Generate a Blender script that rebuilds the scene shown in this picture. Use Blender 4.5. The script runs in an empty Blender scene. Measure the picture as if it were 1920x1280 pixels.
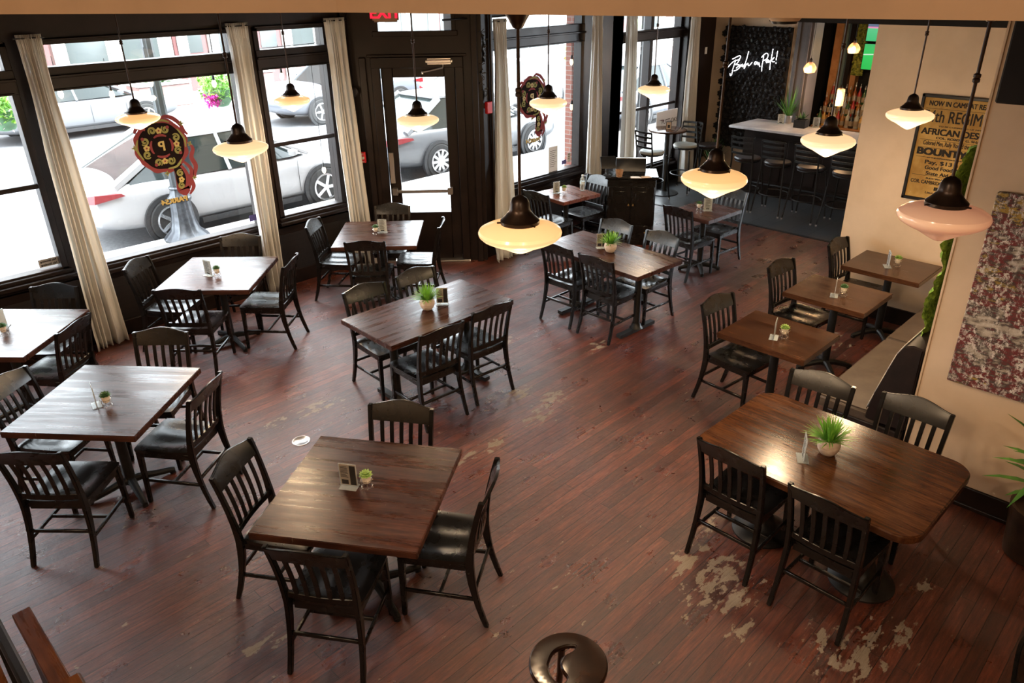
import bpy, bmesh, math, random
from mathutils import Vector, Matrix, noise
PI = math.pi
C = bpy.context.scene.collection
S = bpy.context.scene
# ------------------------------------------------------------------ camera
cam_d = bpy.data.cameras.new('camera'); cam_d.sensor_width = 36; cam_d.lens = 1412.2/1920*36
cam_d.clip_end = 300; cam_d.clip_start = 0.05
cam = bpy.data.objects.new('camera', cam_d); C.objects.link(cam)
Xr = Vector((0.701809,-0.712204,-0.015147)); Yr = Vector((0.320550,0.296740,0.899552)); Zr = Vector((0.636169,0.636169,-0.436552))
cam.matrix_world = Matrix(((Xr.x,Yr.x,-Zr.x,0),(Xr.y,Yr.y,-Zr.y,0),(Xr.z,Yr.z,-Zr.z,3.32834),(0,0,0,1)))
S.camera = cam
# ------------------------------------------------------------------ light
w = bpy.data.worlds.new('sky'); S.world = w; w.use_nodes = True
wn = w.node_tree.nodes['Background']; wn.inputs[0].default_value = (0.86,0.93,1,1); wn.inputs[1].default_value = 15.0
sl = bpy.data.lights.new('sun','SUN'); sl.energy = 9.0; sl.angle = 0.03; sl.color = (1,0.96,0.9)
sun = bpy.data.objects.new('sun', sl); C.objects.link(sun); sun.rotation_euler = (math.radians(38),0,math.radians(20))
def area(name, loc, rot, sx, sy, e, col):
    l = bpy.data.lights.new(name,'AREA'); l.shape='RECTANGLE'; l.size=sx; l.size_y=sy; l.energy=e; l.color=col
    o = bpy.data.objects.new(name,l); C.objects.link(o); o.location=loc; o.rotation_euler=rot
    return o
S.view_settings.view_transform='Standard'; S.view_settings.look='None'; S.view_settings.exposure=0.28; S.view_settings.gamma=1; S.view_settings.use_curve_mapping=False
try: S.cycles.max_bounces=6; S.cycles.transparent_max_bounces=24; S.cycles.sample_clamp_indirect=4.0
except Exception: pass
# ------------------------------------------------------------------ materials
def mat(name, col, rough=0.5, metal=0.0, emit=None, es=1.0, coat=0.0, spec=None, alpha=None, trans=None):
    m = bpy.data.materials.new(name); m.use_nodes=True
    b = m.node_tree.nodes['Principled BSDF']
    b.inputs['Base Color'].default_value=(*col,1); b.inputs['Roughness'].default_value=rough; b.inputs['Metallic'].default_value=metal
    if emit: b.inputs['Emission Color'].default_value=(*emit,1); b.inputs['Emission Strength'].default_value=es
    if coat: b.inputs['Coat Weight'].default_value=coat; b.inputs['Coat Roughness'].default_value=0.12
    if spec is not None: b.inputs['Specular IOR Level'].default_value=spec
    if alpha is not None: b.inputs['Alpha'].default_value=alpha
    if trans is not None: b.inputs['Transmission Weight'].default_value=trans
    return m
class NT:
    def __init__(s, m): s.t=m.node_tree; s.b=s.t.nodes['Principled BSDF']
    def n(s, ty, **k):
        x=s.t.nodes.new(ty)
        for a,v in k.items():
            if a in ('ins',):
                for i,val in v.items(): x.inputs[i].default_value=val
            else: setattr(x,a,v)
        return x
    def l(s,a,b): s.t.links.new(a,b)
    def ramp(s, stops, fac=None):
        r=s.n('ShaderNodeValToRGB'); e=r.color_ramp.elements
        while len(e)<len(stops): e.new(0.5)
        for i,(p,c) in enumerate(stops): e[i].position=p; e[i].color=(*c,1) if len(c)==3 else c
        if fac is not None: s.l(fac,r.inputs[0])
        return r
    def coords(s, kind='Object', scale=(1,1,1), rot=(0,0,0), loc=(0,0,0)):
        tc=s.n('ShaderNodeTexCoord'); mp=s.n('ShaderNodeMapping')
        mp.inputs['Scale'].default_value=scale; mp.inputs['Rotation'].default_value=rot; mp.inputs['Location'].default_value=loc
        s.l(tc.outputs[kind],mp.inputs[0]); return mp.outputs[0]
    def noise(s, vec, scale, detail=4, rough=0.6):
        x=s.n('ShaderNodeTexNoise'); x.inputs['Scale'].default_value=scale; x.inputs['Detail'].default_value=detail; x.inputs['Roughness'].default_value=rough
        if vec is not None: s.l(vec,x.inputs['Vector'])
        return x.outputs[0]
    def mix(s, fac, a, b, blend='MIX'):
        x=s.n('ShaderNodeMix'); x.data_type='RGBA'; x.blend_type=blend
        for v,i in ((fac,0),(a,6),(b,7)):
            if hasattr(v,'is_linked') or hasattr(v,'links'): s.l(v,x.inputs[i])
            elif isinstance(v,(int,float)): x.inputs[i].default_value=v
            else: x.inputs[i].default_value=(*v,1)
        return x.outputs[2]
    def math(s, op, a, b=None, clamp=False):
        x=s.n('ShaderNodeMath'); x.operation=op; x.use_clamp=clamp
        for v,i in ((a,0),(b,1)):
            if v is None: continue
            if isinstance(v,(int,float)): x.inputs[i].default_value=v
            else: s.l(v,x.inputs[i])
        return x.outputs[0]
    def bump(s, h, strength=0.2, dist=0.01):
        x=s.n('ShaderNodeBump'); x.inputs['Strength'].default_value=strength; x.inputs['Distance'].default_value=dist
        s.l(h,x.inputs['Height']); s.l(x.outputs[0],s.b.inputs['Normal']); return x
def noisy(m, c1, c2, scale=8, kind='Object', sc=(1,1,1), bump=0, r=None):
    t=NT(m); v=t.coords(kind,sc); n=t.noise(v,scale)
    rp=t.ramp([(0.35,c1),(0.65,c2)],n); t.l(rp.outputs[0],t.b.inputs['Base Color'])
    if bump: t.bump(n,bump,0.01)
    if r:
        q=t.n('ShaderNodeMapRange'); q.inputs[3].default_value=r[0]; q.inputs[4].default_value=r[1]; t.l(n,q.inputs[0]); t.l(q.outputs[0],t.b.inputs['Roughness'])
    return m
def wood_floor():
    m=mat('floor_boards',(0.12,0.03,0.02),0.3); t=NT(m); t.b.inputs['Specular IOR Level'].default_value=0.95
    v=t.coords('Object')
    br=t.n('ShaderNodeTexBrick'); br.offset=0.37; br.inputs['Scale'].default_value=1.0
    br.inputs['Color1'].default_value=(0,0,0,1); br.inputs['Color2'].default_value=(1,1,1,1); br.inputs['Mortar'].default_value=(0.5,0.5,0.5,1)
    br.inputs['Brick Width'].default_value=2.1; br.inputs['Row Height'].default_value=0.083; br.inputs['Mortar Size'].default_value=0.0024; br.inputs['Mortar Smooth'].default_value=0.3
    t.l(v,br.inputs['Vector'])
    vs=t.coords('Object',(1.0,11,1)); g=t.noise(vs,5,10,0.78)
    vl=t.coords('Object',(1.4,30,1)); g2=t.noise(vl,9,6,0.8)
    base=t.ramp([(0.28,(0.019,0.0055,0.004)),(0.45,(0.084,0.019,0.011)),(0.58,(0.175,0.045,0.023)),(0.76,(0.36,0.13,0.058))],g)
    plank=t.mix(0.42,base.outputs[0],br.outputs[0],'OVERLAY')
    # large worn, darker areas
    vb=t.coords('Object'); big=t.noise(vb,0.55,3)
    dk=t.ramp([(0.36,(0.55,0.52,0.52)),(0.64,(1,1,1))],big)
    c=t.mix(1.0,plank,dk.outputs[0],'MULTIPLY')
    seam=t.mix(br.outputs[1],c,(0.012,0.006,0.005))
    # bare-wood flecks along the boards
    vf=t.coords('Object',(3.2,26,1)); fl=t.noise(vf,2.6,4,0.6)
    flm=t.ramp([(0.70,(0,0,0)),(0.715,(1,1,1))],fl)
    c2=t.mix(t.math('MULTIPLY',flm.outputs[0],0.8),seam,(0.07,0.045,0.035))
    # worn patches (shape of their own) where paint has come off
    masks=None
    for (x,y,r) in [(3.33, 1.61, 0.41600000000000004), (3.28, 1.44, 0.26), (3.34, 1.83, 0.23399999999999999), (3.35, 0.75, 0.36400000000000005), (3.66, 0.64, 0.18200000000000002), (3.08, 1.3, 0.156), (3.36, 0.96, 0.156), (3.72, 1.89, 0.13), (5.45, 1.99, 0.28600000000000003), (5.14, 2.14, 0.26), (6.98, 2.54, 0.39), (5.02, 2.33, 0.195), (4.15, 4.09, 0.26), (3.98, 3.68, 0.23399999999999999), (4.3, 3.79, 0.26), (3.45, 3.65, 0.20800000000000002), (3.13, 3.67, 0.156), (5.34, 4.14, 0.195), (0.73, 5.82, 0.13), (1.18, 3.17, 0.156), (2.55, 3.03, 0.13), (4.12, 0.68, 0.13), (4.81, 4.89, 0.195), (2.81, 5.18, 0.26), (2.42, 5.22, 0.156)]:
        vd=t.n('ShaderNodeVectorMath'); vd.operation='DISTANCE'; tc=t.coords('Object',(0.8,1.5,1)); t.l(tc,vd.inputs[0]); vd.inputs[1].default_value=(x*.8,y*1.5,0)
        q=t.math('SUBTRACT',1.0,t.math('DIVIDE',vd.outputs['Value'],r),True)
        masks=q if masks is None else t.math('MAXIMUM',masks,q)
    vp=t.coords('Object',(1.5,2.6,1)); pn=t.noise(vp,6.5,8,0.62)
    pm=t.math('ADD',t.math('MULTIPLY',masks,0.23),pn)
    pr=t.ramp([(0.66,(0,0,0)),(0.68,(1,1,1))],pm)
    pc=t.ramp([(0.3,(0.17,0.13,0.10)),(0.7,(0.33,0.28,0.21))],g2)
    c3=t.mix(pr.outputs[0],c2,pc.outputs[0])
    t.l(c3,t.b.inputs['Base Color'])
    rr=t.n('ShaderNodeMapRange'); rr.inputs[1].default_value=0.3; rr.inputs[2].default_value=0.72; rr.inputs[3].default_value=0.22; rr.inputs[4].default_value=0.46; t.l(t.noise(vb,3.0,6),rr.inputs[0])
    rw=t.math('ADD',rr.outputs[0],t.math('MULTIPLY',pr.outputs[0],0.35)); t.l(rw,t.b.inputs['Roughness'])
    h=t.math('SUBTRACT',t.math('ADD',t.math('MULTIPLY',g2,0.35),t.math('MULTIPLY',t.noise(v,22,5),0.55)),t.math('MULTIPLY',br.outputs[1],0.9))
    h=t.math('SUBTRACT',h,t.math('MULTIPLY',flm.outputs[0],0.35))
    t.bump(h,0.8,0.008)
    return m
def wood_top(name,c1,c2,c3,rough=(0.2,0.40),axis=1,bumpy=0.14):
    m=mat(name,c1,0.25,spec=.45); t=NT(m); sc=(1.2,16,8) if axis==0 else (16,1.2,8)
    v=t.coords('Object',sc); n=t.noise(v,3.4,10,0.74)
    r=t.ramp([(0.3,c1),(0.5,c2),(0.72,c3)],n)
    b=t.noise(t.coords('Object'),2.3,4); rb=t.ramp([(0.35,(0.45,0.42,0.42)),(0.65,(1,1,1))],b)
    c=t.mix(1.0,r.outputs[0],rb.outputs[0],'MULTIPLY'); 
    sp=t.noise(t.coords('Object',(3,9,1)),9,3,0.5); sm=t.ramp([(0.74,(0,0,0)),(0.76,(1,1,1))],sp)
    c=t.mix(t.math('MULTIPLY',sm.outputs[0],0.5),c,(0.35,0.28,0.22))
    t.l(c,t.b.inputs['Base Color'])
    q=t.n('ShaderNodeMapRange'); q.inputs[1].default_value=0.3; q.inputs[2].default_value=0.7; q.inputs[3].default_value=rough[0]; q.inputs[4].default_value=rough[1]
    t.l(t.noise(t.coords('Object',sc),1.2,6),q.inputs[0]); t.l(q.outputs[0],t.b.inputs['Roughness'])
    t.bump(n,bumpy,0.004); return m
def painted_black():
    m=mat('black_painted_wood',(0.012,0.011,0.011),0.28,spec=0.42); t=NT(m)
    n=t.noise(t.coords('Object'),14,6,0.7); r=t.ramp([(0.60,(0.0055,0.005,0.005)),(0.78,(0.010,0.007,0.006)),(0.95,(0.035,0.02,0.011))],n)
    t.l(r.outputs[0],t.b.inputs['Base Color']); n2=t.noise(t.coords('Object'),5,3)
    q=t.n('ShaderNodeMapRange'); q.inputs[3].default_value=0.16; q.inputs[4].default_value=0.38; t.l(n2,q.inputs[0]); t.l(q.outputs[0],t.b.inputs['Roughness']); return m
def brick(name,c1,c2,mo,w=0.2,h=0.065,rough=0.8,axis='XZ'):
    m=mat(name,c1,rough); t=NT(m); tc=t.n('ShaderNodeTexCoord'); sp=t.n('ShaderNodeSeparateXYZ'); cb=t.n('ShaderNodeCombineXYZ'); t.l(tc.outputs['Object'],sp.inputs[0])
    if axis=='XZ': a=t.math('ADD',sp.outputs[0],sp.outputs[1]); t.l(a,cb.inputs[0]); t.l(sp.outputs[2],cb.inputs[1])
    else: t.l(sp.outputs[0],cb.inputs[0]); t.l(sp.outputs[1],cb.inputs[1])
    br=t.n('ShaderNodeTexBrick'); br.inputs['Scale'].default_value=1
    for k,c in (('Color1',c1),('Color2',c2),('Mortar',mo)): br.inputs[k].default_value=(*c,1)
    br.inputs['Brick Width'].default_value=w; br.inputs['Row Height'].default_value=h; br.inputs['Mortar Size'].default_value=0.006
    t.l(cb.outputs[0],br.inputs['Vector']); t.l(br.outputs[0],t.b.inputs['Base Color']); t.bump(br.outputs[1],-0.5,0.01) ; return m
def window_glass():
    m=bpy.data.materials.new('window_glass'); m.use_nodes=True; n=m.node_tree; n.nodes.clear()
    o=n.nodes.new('ShaderNodeOutputMaterial'); mx=n.nodes.new('ShaderNodeMixShader'); tr=n.nodes.new('ShaderNodeBsdfTransparent'); gl=n.nodes.new('ShaderNodeBsdfGlossy')
    lw=n.nodes.new('ShaderNodeLayerWeight'); lw.inputs[0].default_value=0.5; pw=n.nodes.new('ShaderNodeMath'); pw.operation='POWER'; pw.inputs[1].default_value=5; n.links.new(lw.outputs['Facing'],pw.inputs[0]); fr=n.nodes.new('ShaderNodeMath'); fr.operation='MULTIPLY_ADD'; fr.inputs[1].default_value=0.6; fr.inputs[2].default_value=0.03; n.links.new(pw.outputs[0],fr.inputs[0]); gl.inputs['Roughness'].default_value=0.02; tr.inputs[0].default_value=(0.97,0.985,0.98,1)
    n.links.new(fr.outputs[0],mx.inputs[0]); n.links.new(tr.outputs[0],mx.inputs[1]); n.links.new(gl.outputs[0],mx.inputs[2]); n.links.new(mx.outputs[0],o.inputs[0]); return m
def clear_plastic(name,tint=(0.9,0.94,0.95)):
    m=bpy.data.materials.new(name); m.use_nodes=True; n=m.node_tree; n.nodes.clear()
    o=n.nodes.new('ShaderNodeOutputMaterial'); mx=n.nodes.new('ShaderNodeMixShader'); tr=n.nodes.new('ShaderNodeBsdfTransparent'); gl=n.nodes.new('ShaderNodeBsdfPrincipled')
    lw=n.nodes.new('ShaderNodeLayerWeight'); lw.inputs[0].default_value=0.55; gl.inputs['Base Color'].default_value=(0.8,0.85,0.87,1); gl.inputs['Roughness'].default_value=0.08; tr.inputs[0].default_value=(*tint,1)
    mr=n.nodes.new('ShaderNodeMapRange'); mr.inputs[3].default_value=0.10; mr.inputs[4].default_value=0.8; n.links.new(lw.outputs[0],mr.inputs[0])
    n.links.new(mr.outputs[0],mx.inputs[0]); n.links.new(tr.outputs[0],mx.inputs[1]); n.links.new(gl.outputs[0],mx.inputs[2]); n.links.new(mx.outputs[0],o.inputs[0]); return m
def curtain_mat():
    m=mat('curtain_cloth',(0.86,0.85,0.82),0.85); t=NT(m); n=t.t
    o=n.nodes['Material Output']; tl=n.nodes.new('ShaderNodeBsdfTranslucent'); tl.inputs[0].default_value=(0.88,0.86,0.80,1)
    mx=n.nodes.new('ShaderNodeMixShader'); mx.inputs[0].default_value=0.45; t.l(t.b.outputs[0],mx.inputs[1]); t.l(tl.outputs[0],mx.inputs[2]); t.l(mx.outputs[0],o.inputs[0])
    nn=t.noise(t.coords('Object',(60,60,8)),6,3); t.bump(nn,0.15,0.003); return m
M={}
M['floor']=wood_floor()
M['black']=painted_black()
M['top_dark']=wood_top('dark_walnut_top',(0.018,0.006,0.004),(0.055,0.019,0.011),(0.13,0.05,0.028))
M['top_dark_x']=wood_top('dark_walnut_long_top',(0.018,0.006,0.004),(0.055,0.019,0.011),(0.13,0.05,0.028),axis=0)
M['top_red']=wood_top('red_brown_top',(0.05,0.012,0.006),(0.16,0.045,0.02),(0.26,0.09,0.045))
M['top_brown']=wood_top('polished_brown_top',(0.028,0.010,0.005),(0.085,0.031,0.012),(0.17,0.068,0.024),(0.14,0.26),bumpy=0.05)
M['top_mid']=wood_top('brown_plank_top',(0.022,0.009,0.005),(0.065,0.026,0.012),(0.13,0.055,0.024),(0.13,0.28),bumpy=0.08)
M['iron']=noisy(mat('black_cast_iron',(0.012,0.012,0.013),0.42,0.0,spec=.35),(0.006,0.006,0.0065),(0.012,0.012,0.0125),20)
M['bronze']=noisy(mat('bronze_metal',(0.03,0.018,0.013),0.34,0.55),(0.022,0.014,0.011),(0.055,0.03,0.02),9)
M['trim']=noisy(mat('dark_brown_paint',(0.018,0.010,0.008),0.33,spec=.28),(0.008,0.0046,0.0038),(0.015,0.0082,0.0064),5,r=(0.3,0.5))
M['dado']=brick('black_painted_brick',(0.012,0.008,0.007),(0.009,0.0065,0.006),(0.005,0.004,0.004),rough=0.5)
M['darkceil']=noisy(mat('dark_ceiling',(0.02,0.018,0.018),0.7,spec=.2),(0.008,0.007,0.007),(0.013,0.011,0.011),3)
M['cream']=noisy(mat('cream_plaster',(0.55,0.44,0.33),0.75),(0.58,0.44,0.30),(0.66,0.51,0.36),2.2,bump=0.06)
M['fascia']=noisy(mat('tan_soffit_paint',(0.42,0.28,0.17),0.7),(0.26,0.168,0.098),(0.30,0.197,0.118),3,bump=0.05)
M['glass']=window_glass()
M['acrylic']=clear_plastic('clear_acrylic')
M['curtain']=curtain_mat()
M['tile']=brick('slate_tile',(0.050,0.052,0.056),(0.066,0.068,0.072),(0.03,0.03,0.032),0.9,0.3,0.35,'XY')
M['leather']=noisy(mat('brown_leather',(0.11,0.085,0.065),0.42),(0.085,0.062,0.047),(0.12,0.092,0.07),6,bump=0.08)
M['dleather']=noisy(mat('black_leather',(0.018,0.012,0.012),0.4),(0.012,0.009,0.009),(0.025,0.016,0.015),8,bump=0.1)
M['moss']=noisy(mat('green_moss',(0.12,0.25,0.03),0.95),(0.06,0.15,0.015),(0.25,0.42,0.05),40,bump=0.6)
M['pot']=noisy(mat('cream_ceramic_pot',(0.62,0.5,0.4),0.55),(0.55,0.42,0.33),(0.72,0.62,0.52),25,sc=(1,1,4),bump=0.15)
M['wpot']=mat('white_ceramic',(0.78,0.7,0.6),0.4)
M['grass']=noisy(mat('bright_grass',(0.16,0.42,0.05),0.5),(0.08,0.27,0.03),(0.30,0.60,0.09),12)
M['succ']=noisy(mat('succulent_leaf',(0.28,0.45,0.10),0.5),(0.14,0.28,0.06),(0.42,0.58,0.17),30)
M['dsucc']=noisy(mat('dark_succulent_leaf',(0.05,0.14,0.05),0.5),(0.03,0.08,0.03),(0.10,0.22,0.08),30)
M['wire']=mat('steel_wire',(0.75,0.72,0.68),0.22,0.9)
M['paper']=mat('white_paper',(0.8,0.78,0.74),0.6)
M['card']=mat('tan_menu_card',(0.55,0.38,0.24),0.6)
M['ink']=mat('black_ink',(0.015,0.012,0.01),0.7)
M['steel']=mat('brushed_steel',(0.55,0.52,0.5),0.28,0.9)
M['red']=mat('red_paint',(0.55,0.02,0.03),0.4)
M['white']=mat('white_paint',(0.8,0.8,0.8),0.4)
M['marble']=noisy(mat('white_marble',(0.55,0.54,0.55),0.18),(0.42,0.41,0.42),(0.62,0.6,0.6),3)
M['foliage']=noisy(mat('dark_foliage',(0.03,0.10,0.025),0.5),(0.015,0.05,0.012),(0.06,0.16,0.04),9)
M['palm']=noisy(mat('palm_leaf',(0.06,0.2,0.03),0.45),(0.03,0.12,0.02),(0.12,0.32,0.05),5)
# ------------------------------------------------------------------ helpers
class MB:
    def __init__(s): s.v=[]; s.f=[]
    def add(s, vs, fs):
        o=len(s.v); s.v+= [tuple(x) for x in vs]; s.f+=[tuple(i+o for i in f) for f in fs]; return s
    def box(s,x0,x1,y0,y1,z0,z1):
        return s.add([(x0,y0,z0),(x1,y0,z0),(x1,y1,z0),(x0,y1,z0),(x0,y0,z1),(x1,y0,z1),(x1,y1,z1),(x0,y1,z1)],
            [(3,2,1,0),(4,5,6,7),(0,1,5,4),(1,2,6,5),(2,3,7,6),(3,0,4,7)])
    def hexa(s, a, b):   # a,b : 4 points each (matching loops)
        return s.add(list(a)+list(b),[(3,2,1,0),(4,5,6,7),(0,1,5,4),(1,2,6,5),(2,3,7,6),(3,0,4,7)])
    def bar(s,p,q,w,h,up=(0,0,1)):
        p=Vector(p);q=Vector(q);d=(q-p).normalized();u=Vector(up)
        if abs(d.dot(u))>0.98: u=Vector((0,1,0))
        r=d.cross(u).normalized();u=r.cross(d).normalized()
        f=lambda c:[c-r*w/2-u*h/2,c+r*w/2-u*h/2,c+r*w/2+u*h/2,c-r*w/2+u*h/2]
        return s.hexa(f(p),f(q))
    def sweep(s,pts,prof):  # prof(i)->list of local (r,u) offsets given; frames x=(1,0,0)
        pass
    def tube(s,pts,r,seg=8,cap=True,close=False):
        pts=[Vector(p) for p in pts]; n=len(pts); rs=r if isinstance(r,(list,tuple)) else [r]*n
        o=len(s.v); prev=None
        for i,p in enumerate(pts):
            if close: d=(pts[(i+1)%n]-pts[i-1])
            else: d=(pts[min(i+1,n-1)]-pts[max(i-1,0)])
            d=d.normalized() if d.length>1e-9 else Vector((0,0,1))
            if prev is None:
                u=Vector((0,0,1)) if abs(d.z)<0.9 else Vector((1,0,0)); u=(u-d*u.dot(d)).normalized()
            else: u=(prev-d*prev.dot(d)).normalized()
            prev=u; r2=d.cross(u)
            for k in range(seg):
                a=2*PI*k/seg; s.v.append(tuple(p+(u*math.cos(a)+r2*math.sin(a))*rs[i]))
        m=n if close else n-1
        for i in range(m):
            j=(i+1)%n
            for k in range(seg):
                k2=(k+1)%seg; s.f.append((o+i*seg+k,o+i*seg+k2,o+j*seg+k2,o+j*seg+k))
        if cap and not close: s.f.append(tuple(o+k for k in reversed(range(seg)))); s.f.append(tuple(o+(n-1)*seg+k for k in range(seg)))
        return s
    def lathe(s,prof,seg=32,c=(0,0,0),flute=0,nf=0):
        o=len(s.v)
        for (r,z) in prof:
            for k in range(seg):
                a=2*PI*k/seg; rr=max(r,1e-4)*(1+flute*math.cos(nf*a)); s.v.append((c[0]+rr*math.cos(a),c[1]+rr*math.sin(a),c[2]+z))
        for i in range(len(prof)-1):
            for k in range(seg):
                k2=(k+1)%seg; s.f.append((o+i*seg+k,o+i*seg+k2,o+(i+1)*seg+k2,o+(i+1)*seg+k))
        if prof[0][0]>1e-3: s.f.append(tuple(o+k for k in reversed(range(seg))))
        if prof[-1][0]>1e-3: s.f.append(tuple(o+(len(prof)-1)*seg+k for k in range(seg)))
        return s
    def prism(s,poly,z0,z1,fn=None):
        n=len(poly); f=fn or (lambda x,y,z:(x,y,z))
        return s.add([f(x,y,z0) for x,y in poly]+[f(x,y,z1) for x,y in poly],[tuple(reversed(range(n))),tuple(range(n,2*n))]+[(i,(i+1)%n,n+(i+1)%n,n+i) for i in range(n)])
    def grid(s,fn,nu,nv):
        o=len(s.v)
        for i in range(nu+1):
            for j in range(nv+1): s.v.append(tuple(fn(i/nu,j/nv)))
        for i in range(nu):
            for j in range(nv):
                a=o+i*(nv+1)+j; s.f.append((a,a+1,a+nv+2,a+nv+1))
        return s
    def build(s,name,m,parent=None,bevel=0,smooth=True,seg=1,solid=0,sub=0):
        me=bpy.data.meshes.new(name); bm=bmesh.new()
        vs=[bm.verts.new(v) for v in s.v]
        for f in s.f:
            try: bm.faces.new([vs[i] for i in f])
            except ValueError: pass
        bmesh.ops.recalc_face_normals(bm,faces=bm.faces)
        if bevel:
            es=[e for e in bm.edges if len(e.link_faces)==2 and e.calc_face_angle(0)>0.6]
            bmesh.ops.bevel(bm,geom=es,offset=bevel,segments=seg,affect='EDGES',clamp_overlap=True)
        if smooth:
            for f in bm.faces: f.smooth=True
            for e in bm.edges:
                if len(e.link_faces)==2 and e.calc_face_angle(0)>0.62: e.smooth=False
        bm.to_mesh(me); bm.free(); me.materials.append(m if not isinstance(m,str) else M[m])
        o=bpy.data.objects.new(name,me); C.objects.link(o)
        if parent: o.parent=parent
        if solid: md=o.modifiers.new('thickness','SOLIDIFY'); md.thickness=solid; md.offset=0
        if sub: md=o.modifiers.new('smoothing','SUBSURF'); md.levels=sub; md.render_levels=sub
        return o
def thing(name,label,cat,loc=(0,0,0),rz=0,group=None):
    o=bpy.data.objects.new(name,None); C.objects.link(o); o.empty_display_size=0.1
    o.location=loc; o.rotation_euler=(0,0,rz); o['label']=label; o['category']=cat
    if group: o['group']=group
    return o
def tag(o,label,cat,group=None,kind=None):
    o['label']=label; o['category']=cat
    if group: o['group']=group
    if kind: o['kind']=kind
    return o
def struct(o,label=None):
    o['kind']='structure'
    if label: o['label']=label
    return o
def sthing(name,loc=(0,0,0),rz=0):
    o=bpy.data.objects.new(name,None); C.objects.link(o); o.location=loc; o.rotation_euler=(0,0,rz); o['kind']='structure'; return o
KIDS={}
def kids(o):
    return [c for c in bpy.data.objects if c.parent==o]
def dup(o,loc,rz,label,group=None,cache={}):
    key=o.name
    if key not in cache: cache[key]=[(c,[g for g in kids(c)]) for c in kids(o)]
    r=o.copy(); C.objects.link(r); r.location=loc; r.rotation_euler=(0,0,rz); r['label']=label
    if group: r['group']=group
    for c,gs in cache[key]:
        d=c.copy(); C.objects.link(d); d.parent=r
        for g in gs: e=g.copy(); C.objects.link(e); e.parent=d
    return r
_used=set()
def place(proto,loc,rz,label,group=None):
    if proto.name not in _used:
        _used.add(proto.name)
        key=proto.name
        proto.location=loc; proto.rotation_euler=(0,0,rz); proto['label']=label
        if group: proto['group']=group
        return proto
    return dup(proto,loc,rz,label,group)
def text(name,body,size,m,parent,loc,rot,align='CENTER',sx=1.0,ex=0.0008,bold=0.0,shear=0):
    cu=bpy.data.curves.new(name,'FONT'); cu.body=body; cu.size=size; cu.align_x=align; cu.align_y='CENTER'; cu.extrude=ex; cu.shear=shear
    o=bpy.data.objects.new(name,cu); C.objects.link(o)
    dg=bpy.context.evaluated_depsgraph_get(); m0=bpy.data.meshes.new_from_object(o.evaluated_get(dg)); bpy.data.objects.remove(o)
    V=[v.co.copy() for v in m0.vertices]; F=[tuple(p.vertices) for p in m0.polygons]; me=bpy.data.meshes.new(name)
    offs=[(0,0,0)] if not bold else [(-bold,-bold*.5,0),(bold,-bold*.5,.00004),(-bold,bold*.5,.00008),(bold,bold*.5,.00012),(0,0,.00016)]
    vs=[];fs=[]
    for d in offs:
        b=len(vs); vs+=[v+Vector(d) for v in V]; fs+=[tuple(i+b for i in f) for f in F]
    me.from_pydata(vs,[],fs); me.materials.append(M[m] if isinstance(m,str) else m)
    q=bpy.data.objects.new(name,me); C.objects.link(q)
    q.location=loc; q.rotation_euler=rot; q.scale=(sx,1,1)
    if parent: q.parent=parent
    return q
def bezier(p0,p1,p2,p3,n=10):
    return [tuple((1-t)**3*a+3*(1-t)**2*t*b+3*(1-t)*t*t*c+t**3*d for a,b,c,d in zip(p0,p1,p2,p3)) for t in [i/n for i in range(n+1)]]
def catmull(P,n=6):
    P=[Vector(p) for p in P]; out=[]
    for i in range(len(P)-1):
        a=P[max(i-1,0)];b=P[i];c=P[i+1];d=P[min(i+2,len(P)-1)]
        for k in range(n):
            t=k/n; out.append(0.5*((2*b)+(c-a)*t+(2*a-5*b+4*c-d)*t*t+(-a+3*b-3*c+d)*t**3))
    out.append(P[-1]); return out
CE=3.222
# ------------------------------------------------------------------ room shell
o=MB().box(-4.5,10.0,-3.2,8.2,-0.12,0).build('floor','floor',smooth=False); struct(o,'worn red brown wooden floorboards')
o=MB().box(10.0,15.0,-0.5,8.2,-0.12,0).build('floor','tile',smooth=False); struct(o,'dark grey tiled floor of the bar area')
o=MB().bar((10.0,3.2,0.004),(10.0,7.3,0.004),0.05,0.008).build('trim_1','iron'); struct(o)
# ceiling over the dining room, edge polygon follows the mezzanine opening
edge=[(0.2,4.9),(0.9,3.78),(1.29,3.08),(1.65,2.48),(1.80,1.85),(1.93,1.25),(2.1,0.47),(2.32,-0.6),(2.6,-3.2)]
poly=edge+[(15.0,-3.2),(15.0,8.3),(-4.5,8.3),(-4.5,4.9)]
o=MB().prism(poly,CE+0.012,CE+0.3).build('ceiling','darkceil',smooth=False); struct(o,'dark painted ceiling of the dining room')
fm=MB()
ex=[(-4.5,4.9)]+edge
for a,b in zip(ex[:-1],ex[1:]):
    fm.hexa([(a[0]-.03,a[1]-.02,CE),(b[0]-.03,b[1]-.02,CE),(b[0]+.05,b[1]+.03,CE),(a[0]+.05,a[1]+.03,CE)],[(a[0]-.03,a[1]-.02,CE+.42),(b[0]-.03,b[1]-.02,CE+.42),(b[0]+.05,b[1]+.03,CE+.42),(a[0]+.05,a[1]+.03,CE+.42)])
o=fm.build('trim_2','fascia',smooth=False); struct(o,'tan painted bulkhead along the mezzanine opening')
# mezzanine shell behind and above the camera
for nm,b in (('wall_mezzanine_back',(-4.6,-4.5,-3.2,8.3,0,5.6)),('wall_mezzanine_side',(-4.5,15.0,-3.3,-3.2,0,5.6)),('wall_mezzanine_street',(-4.5,15.0,8.3,8.4,CE,5.6)),('wall_mezzanine_far',(4.6,4.7,-3.2,8.3,CE+.31,5.6))):
    struct(MB().box(*b).build(nm,'cream',smooth=False))
struct(MB().box(-4.6,15.0,-3.3,8.4,5.6,5.7).build('ceiling','cream',smooth=False),'cream ceiling over the mezzanine')
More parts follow.
